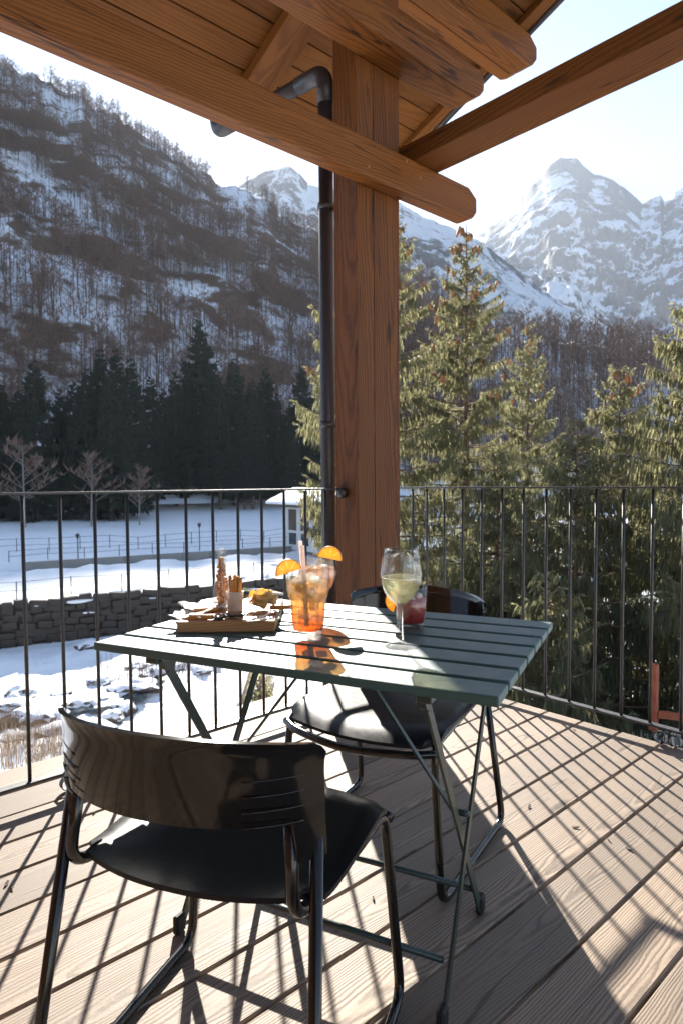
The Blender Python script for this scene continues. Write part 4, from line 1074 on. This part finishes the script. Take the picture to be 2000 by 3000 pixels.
near_spruce(762, 1985, 6.6, 1.35, .52, 36, 'little spruce sapling below the railing behind the table', 0, .3, blades=34, per=6, z_low=.05, whorl=.12, bl_len=.14, bl_w=.016)

far_sp = [(-60, 1040, 88, 1575), (20, 1120, 92, 1560), (62, 1135, 101, 1530), (112, 1050, 90, 1560), (185, 1135, 100, 1530), (225, 1110, 97, 1530), (262, 1075, 92, 1540), (305, 1015, 96, 1535), (330, 1085, 90, 1545), (352, 1020, 93, 1545), (392, 1045, 98, 1530), (448, 1095, 108, 1505), (485, 1135, 112, 1500), (520, 1085, 112, 1500), (560, 1120, 118, 1490),
          (592, 930, 125, 1480), (622, 1140, 116, 1492), (648, 1090, 112, 1495), (690, 1045, 116, 1490), (718, 1150, 113, 1492), (742, 1105, 114, 1490), (782, 1075, 120, 1480), (815, 1150, 119, 1482), (845, 1190, 118, 1482), (888, 1068, 128, 1470), (925, 1180, 124, 1472)]
fv = [spruce_arrays(60 + k, 25, 3.6, z_low=.12 + .06 * k, whorl=1.0, per=7, blades=150, bl_len=1.1, bl_w=.13, droop=.45, power=.8) for k in range(3)]
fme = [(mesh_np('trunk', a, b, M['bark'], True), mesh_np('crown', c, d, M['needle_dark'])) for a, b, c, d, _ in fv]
ordw = [ordinal(k) + ' from the left' for k in range(len(far_sp))]
ordw[15] += ', highest of all'
for k, (px, ty, v, by_) in enumerate(far_sp):
    b, t_ = at(px, by_, v), at(px, ty, v); u = b.dot(RH); zg_ = gz(u, v); b.z = min(b.z, zg_ + .3); H = t_.z - b.z
    o = tag(empty('dark_spruce', b, k * 1.7), 'dark spruce below the slope, %s in its row' % ordw[k], 'tree', 'dark spruces at the foot of the slope')
    o.scale = (H / 25 * (1.35 if k % 3 else 1.6),) * 2 + (H / 25,)
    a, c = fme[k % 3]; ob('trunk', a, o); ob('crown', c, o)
for k, (px, ty, v, by_, lb) in enumerate(((75, 1290, 80, 1600, 'pale grey leafless tree in front of the leftmost dark spruces'), (268, 1330, 82, 1560, 'small grey leafless tree before the dense spruce clump'), (410, 1370, 84, 1560, 'small leafless tree at the right foot of the spruce clump'))):
    b, t_ = at(px, by_, v), at(px, ty, v); b.z = min(b.z, gz(b.dot(RH), v) + .1); H = t_.z - b.z
    tv, tf, wv, wf = bare_tree_arrays(np.random.default_rng(300 + k), 22, 420)
    o = tag(empty('bare_tree', b), lb, 'tree'); o.scale = (H * 1.25, H * 1.25, H)
    ob('trunk', mesh_np('trunk', tv, tf, M['concrete']), o); ob('crown', mesh_np('crown', wv, wf, M['twig']), o)

# ------------------------------------------------------------------ river walls, road, house
def wpos(u, w): return uv(u, w + .58 * u, 0)
wdir = (wpos(1, 0) - wpos(0, 0)).normalized(); wrz = math.atan2(wdir.y, wdir.x)
def boulder_snow(seed):
    rg = np.random.default_rng(900 + seed); bm = bmesh.new(); bmesh.ops.create_icosphere(bm, subdivisions=2, radius=.5); off = rg.uniform(0, 50, 2)
    for v in bm.verts: v.co *= 1 + .35 * float(fbm(np.array(v.co.x * 2.3 + off[0] + v.co.z), np.array(v.co.y * 2.3 + off[1] - v.co.z), 3))
    return bm_mesh('snow_clump', bm, M['snow'], True)
rw = tag(empty('river_wall', wpos(-13, 47.45), wrz), 'dark rough stone retaining wall along the river below the snowy road', 'wall')
box('wall_core', (60, .5, 3.1), M['stone'], rw, (0, .33, -7.32))
smes = []
for k in range(8):
    rg = random.Random(k); bm = box_bm((1, 1, 1), .16, 2)
    for v in bm.verts: v.co += Vector((rg.uniform(-.06, .06), rg.uniform(-.08, .08), rg.uniform(-.06, .06)))
    smes.append(bm_mesh('stone', bm, M['stone'], False))
z = -8.85; row = 0; cnt = 0
while z < -5.75 and cnt < 300:
    h = random.uniform(.36, .46); x = -14.5 + random.uniform(0, .4)
    while x < 13.5 and cnt < 300:
        l = random.uniform(.55, 1.05)
        o = ob('stone', smes[cnt % 8], rw, (x + l / 2, .02 + random.uniform(-.05, .04), z + h / 2 + random.uniform(-.09, .09)), (0, random.uniform(-.14, .14), random.choice((0, math.pi)) + random.uniform(-.1, .1))); o.scale = (l * random.uniform(.85, 1.12), random.uniform(.3, .46), h * random.uniform(.8, 1.15)); x += l; cnt += 1
    z += h
sn = [boulder_snow(k) for k in range(3)]
for k in range(15):
    o = ob('snow_clump', sn[k % 3], rw, (random.uniform(-14, 13), -.1 + random.uniform(-.15, .1), random.choice((-5.9, -6.1, -6.0, -6.5)) + random.uniform(-.1, .1))); q = random.uniform(.25, .9); o.scale = (q * 1.7, .4, q * .28)
cw = tag(empty('concrete_wall', wpos(-14, 64.9), wrz), 'low grey concrete wall dividing the snowy road from the upper terrace', 'wall')
x = -12.5
while x < 14:
    box('panel', (2.46, .28, 1.0), M['concrete'], cw, (x + 1.25, 0, -5.45), bev=.015); x += 2.5
def wire_fence(name, u0, u1, w, step, h, label):
    f = empty(name, wpos((u0 + u1) / 2, w)); tag(f, label, 'fence'); o0 = f.location; pm = None
    V, F = tube_data([(0, 0, -.4), (0, 0, h)], .035, 5); pm = mesh_np('post', V, F, M['lamp'], True); pts = []
    u = u0
    while u <= u1:
        p = wpos(u, w); zz = gz(u, w + .58 * u); ob('post', pm, f, (p.x - o0.x, p.y - o0.y, zz)); pts.append((p.x - o0.x, p.y - o0.y, zz)); u += step
    for hh in (.5, .95): tube('rail', [(a, b, c + h * hh) for a, b, c in pts], .016, M['lamp'], f, 4)
wire_fence('road_fence', -27, 2, 49.2, 2.6, 1.1, 'thin metal fence along the river side of the snowy road')
wire_fence('road_fence', -26, -3, 65.6, 2.4, .9, 'thin metal fence on top of the low concrete wall')
wire_fence('road_fence', -30, 0, 71.5, 2.2, 1.2, 'thin metal fence on the snowy terrace below the spruces')
for (px, py, lb) in ((230, 1652, 'small dark street lamp at the left beside the concrete wall'), (586, 1612, 'small dark street lamp in the middle of the terrace')):
    p, u, v = ground_hit(px, py)
    l = tag(empty('street_lamp', p), lb, 'lamp post'); tube('pole', [(0, 0, -.2), (0, 0, 2.1)], .045, M['lamp'], l, 7)
    lathe('lantern', [(0, 2.05), (.09, 2.1), (.17, 2.35), (.19, 2.38), (.05, 2.5), (0, 2.52)], M['lamp'], l, n=8, smooth=False)
# house
hp = at(838, 1640, 63); hu, hv = hp.dot(RH), 63; hz = -5.3
hs = tag(empty('snowy_house', (hp.x, hp.y, hz), math.atan2(FH.y, FH.x) - R(52)), 'low grey house with thick snow on its roof, behind the post', 'house')
# local +x runs along the left wall away, +y along the right wall (to the right)
box('wall', (4.6, .2, 4.3), M['wall_paint'], hs, (2.3, .1, 2.15))
box('wall', (.2, 6.8, 4.3), M['wall_paint'], hs, (0, -3.3, 2.15))
box('wall', (4.6, .2, 4.3), M['wall_paint'], hs, (2.3, -6.7, 2.15))
box('wall', (.2, 6.8, 4.3), M['wall_paint'], hs, (4.6, -3.3, 2.15))
for x in (1.0, 2.2, 3.6):
    w_ = box('window', (.55, .06, .8), M['window'], hs, (x, .205, 1.3)); box('sill', (.7, .12, .06), M['concrete'], w_, (0, .03, -.44))
for x in (.0, 1.15, 2.3, 3.45): box('wall_panel', (1.08, .07, 1.9), M['concrete'], hs, (x + .6, .215, 3.15), bev=.02)
for y in (-1.0, -3.0, -5.0):
    d_ = box('door', (.06, 1.3, 2.0), M['darkwood'], hs, (-.105, y - .4, 2.9)); box('window', (.06, 1.2, 1.1), M['window'], hs, (-.105, y - .4, 1.1))
bm = bmesh.new()
prof = [(-1.3, 4.15), (2.2, 5.35), (5.7, 4.15), (5.7, 4.35), (2.2, 5.6), (-1.3, 4.35)]
def prism(prof, y0, y1):
    bm = bmesh.new(); a = [bm.verts.new((x, y0, z)) for x, z in prof]; b = [bm.verts.new((x, y1, z)) for x, z in prof]
    bm.faces.new(a); bm.faces.new(b[::-1])
    for i in range(len(prof)): j = (i + 1) % len(prof); bm.faces.new((a[j], a[i], b[i], b[j]))
    bmesh.ops.recalc_face_normals(bm, faces=list(bm.faces)); return bm
ob('roof', bm_mesh('roof', prism(prof, -8, 1.3), M['darkwood']), hs)
bm = prism([(-1.4, 4.37), (2.2, 5.62), (5.8, 4.37), (5.85, 4.6), (5.2, 4.9), (2.6, 5.95), (1.8, 5.95), (-.9, 4.9), (-1.45, 4.6)], -8.1, 1.4)
bmesh.ops.bevel(bm, geom=list(bm.edges), offset=.08, segments=2, profile=.5, affect='EDGES')
ob('roof_snow', bm_mesh('roof_snow', bm, M['snow'], True), hs)

# ------------------------------------------------------------------ river bed: boulders, stream, dry grass
def boulder_me(seed):
    rg = np.random.default_rng(seed); bm = bmesh.new(); bmesh.ops.create_icosphere(bm, subdivisions=3, radius=.5)
    ax = rg.uniform(.6, 1.2, 3); off = rg.uniform(0, 50, 2)
    for v in bm.verts:
        k = 1 + .32 * float(fbm(np.array(v.co.x * 2.3 + off[0] + v.co.z), np.array(v.co.y * 2.3 + off[1] - v.co.z), 3)); v.co = Vector((v.co.x * ax[0], v.co.y * ax[1], v.co.z * .62 * ax[2])) * k
    return bm_mesh('boulder', bm, M['boulder'])
t = NT('snow_capped_rock'); g = t.n('NewGeometry'); nz = t.n('SeparateXYZ', i0=g.outputs['Normal']).outputs[2]
n1 = t.n('TexNoise', i0=g.outputs['Position'], Scale=2.2, Detail=6.0).outputs['Fac']
fac = t.ramp(t.math('ADD', nz, t.math('MULTIPLY', t.math('SUBTRACT', n1, .5), 1.0)), [(.58, (0, 0, 0)), (.68, (1, 1, 1))])
t.set(Base_Color=t.mix(fac, t.mix(n1, (.045, .04, .036), (.15, .11, .085)), (.8, .82, .85)), Roughness=.85); M['boulder'] = t.mat
bms = [boulder_me(k) for k in range(6)]
for k, (px, py, s) in enumerate(sorted(((262, 1895, 1.9), (325, 1985, 1.5), (278, 1998, .7), (60, 2045, 1.8), (30, 2065, 1.4), (186, 2032, 1.3), (128, 2098, 1.6), (95, 2110, 1.3), (250, 2068, 1.5), (222, 2118, 1.6), (385, 2015, 1.6), (425, 2005, 1.4), (360, 2078, 1.5), (330, 2100, 1.3), (455, 1975, 1.7), (480, 1955, 1.5), (405, 1950, .8), (440, 1935, .7),
                                 (530, 1950, 1.3), (580, 1960, 1.2), (310, 2045, .6), (160, 2140, 1.7), (40, 2150, 1.6), (285, 2140, 1.5)))):
    p, u, v = ground_hit(px, py)
    o = ob('boulder', bms[k % 6], None, (p.x, p.y, p.z - .06 * s), (0, 0, k * 1.3)); s *= 1.45; o.scale = (s * .9, s * .8, s * .6); tag(o, 'dark rock poking out of the snow by the river, %s from the left' % ordinal(k), 'rock', 'rocks along the river')
path = [ground_hit(*q)[0] for q in ((-120, 2190), (40, 2110), (200, 2085), (330, 2065), (410, 2030), (450, 1990), (520, 1960), (640, 1930))]
sp_ = spline([tuple(p) for p in path], 8); V, F = [], []
for k, p in enumerate(sp_):
    d = np.array(sp_[min(k + 1, len(sp_) - 1)]) - np.array(sp_[max(k - 1, 0)]); d[2] = 0; d /= np.linalg.norm(d); nrm = np.array([-d[1], d[0], 0]); wd = .55 + .45 * math.sin(k * .7) ** 2
    for s in (-1, 1): q = np.array(p) + nrm * s * wd; V.append((q[0], q[1], p[2] + .10))
F = [(2 * k, 2 * k + 1, 2 * k + 3, 2 * k + 2) for k in range(len(sp_) - 1)]
tag(ob('stream', mesh_np('stream', V, F, M['water'])), 'dark narrow stream winding between the snowy rocks', None, None, 'structure')
rg = np.random.default_rng(77)
def grass(name, spots, n, hmin, hmax, mat, label, spread, wd=.006):
    V, F = [], []
    for (px, py) in spots:
        p0, u, v = ground_hit(px, py)
        for k in range(n):
            du, dv = rg.normal(0, spread, 2); z0 = gz(u + du, v + dv); b = np.array(uv(u + du, v + dv, z0)); h = rg.uniform(hmin, hmax); a = rg.random() * 6.283; ln = rg.normal(0, .22, 2) * h
            m_ = b + np.array([ln[0] * .35, ln[1] * .35, h * .55]); tp = b + np.array([ln[0], ln[1], h]); e = np.array([math.cos(a), math.sin(a), 0]) * wd
            i = len(V); V += [b - e, b + e, m_ + e * .7, m_ - e * .7, tp]; F += [(i, i + 1, i + 2, i + 3), (i + 3, i + 2, i + 4)]
    return tag(ob(name, mesh_np(name, V, F, mat)), label, 'grass', None, 'stuff')
grass('dry_grass', [(20, 2200), (70, 2190), (120, 2230), (170, 2210), (40, 2260), (100, 2170), (215, 2190), (-40, 2210), (150, 2160), (240, 2230), (10, 2140)], 150, .3, 1.1, M['straw_grass'], 'tangle of dry straw coloured grass on the bank below the railing', .38, .005)
grass('dry_scrub', [(560, 1925), (590, 1945), (620, 1915), (480, 1985), (500, 1950), (390, 1985)], 60, .6, 1.8, M['twig'], 'reddish brown bare scrub along the river', .9, .014)
grass('bank_scrub', [(20, 2200), (90, 2210), (160, 2200), (60, 2150), (210, 2170), (130, 2130), (0, 2110), (250, 2140)], 60, .25, .9, M['twig'], 'brown bare scrub on the near bank below the left railing', .5, .007)
wf_ = tag(empty('wooden_fence', at(1912, 2128, 8.6)), 'red brown wooden fence post with a rail in the snow, lower right', 'fence')
box('post', (.9, .095, .095), M['fence_wood'], wf_, (0, 0, .40), (0, -math.pi / 2, 0), bev=.006)
rd_ = uv(1, -.25, 0).normalized()
for (h, dx) in ((.12, 0),):
    box('rail', (2.0, .045, .10), M['fence_wood'], wf_, tuple(rd_ * 1.05 + Vector((0, 0, h))), (0, .05, math.atan2(rd_.y, rd_.x)), bev=.005)
box('post', (.9, .095, .095), M['fence_wood'], wf_, tuple(rd_ * 2.05 + Vector((0, 0, .32))), (0, -math.pi / 2, 0), bev=.006)

# ------------------------------------------------------------------ air
hz_t = bpy.data.materials.new('valley_haze'); hz_t.use_nodes = True; nt = hz_t.node_tree
for nd in list(nt.nodes):
    if nd.type != 'OUTPUT_MATERIAL': nt.nodes.remove(nd)
pv = nt.nodes.new('ShaderNodeVolumePrincipled'); pv.inputs['Density'].default_value = 5e-5; pv.inputs['Color'].default_value = (.80, .88, 1.0, 1); pv.inputs['Anisotropy'].default_value = .35
nt.links.new(pv.outputs[0], [n for n in nt.nodes if n.type == 'OUTPUT_MATERIAL'][0].inputs['Volume'])
zt = max((o.matrix_world.translation.z for o in bpy.data.objects), default=0)
hb = box('haze', (15000, 15000, 1980), hz_t, None, (0, 0, 1980 / 2 - 13.0)); tag(hb, 'thin bluish valley haze filling the air', None, None, 'stuff')
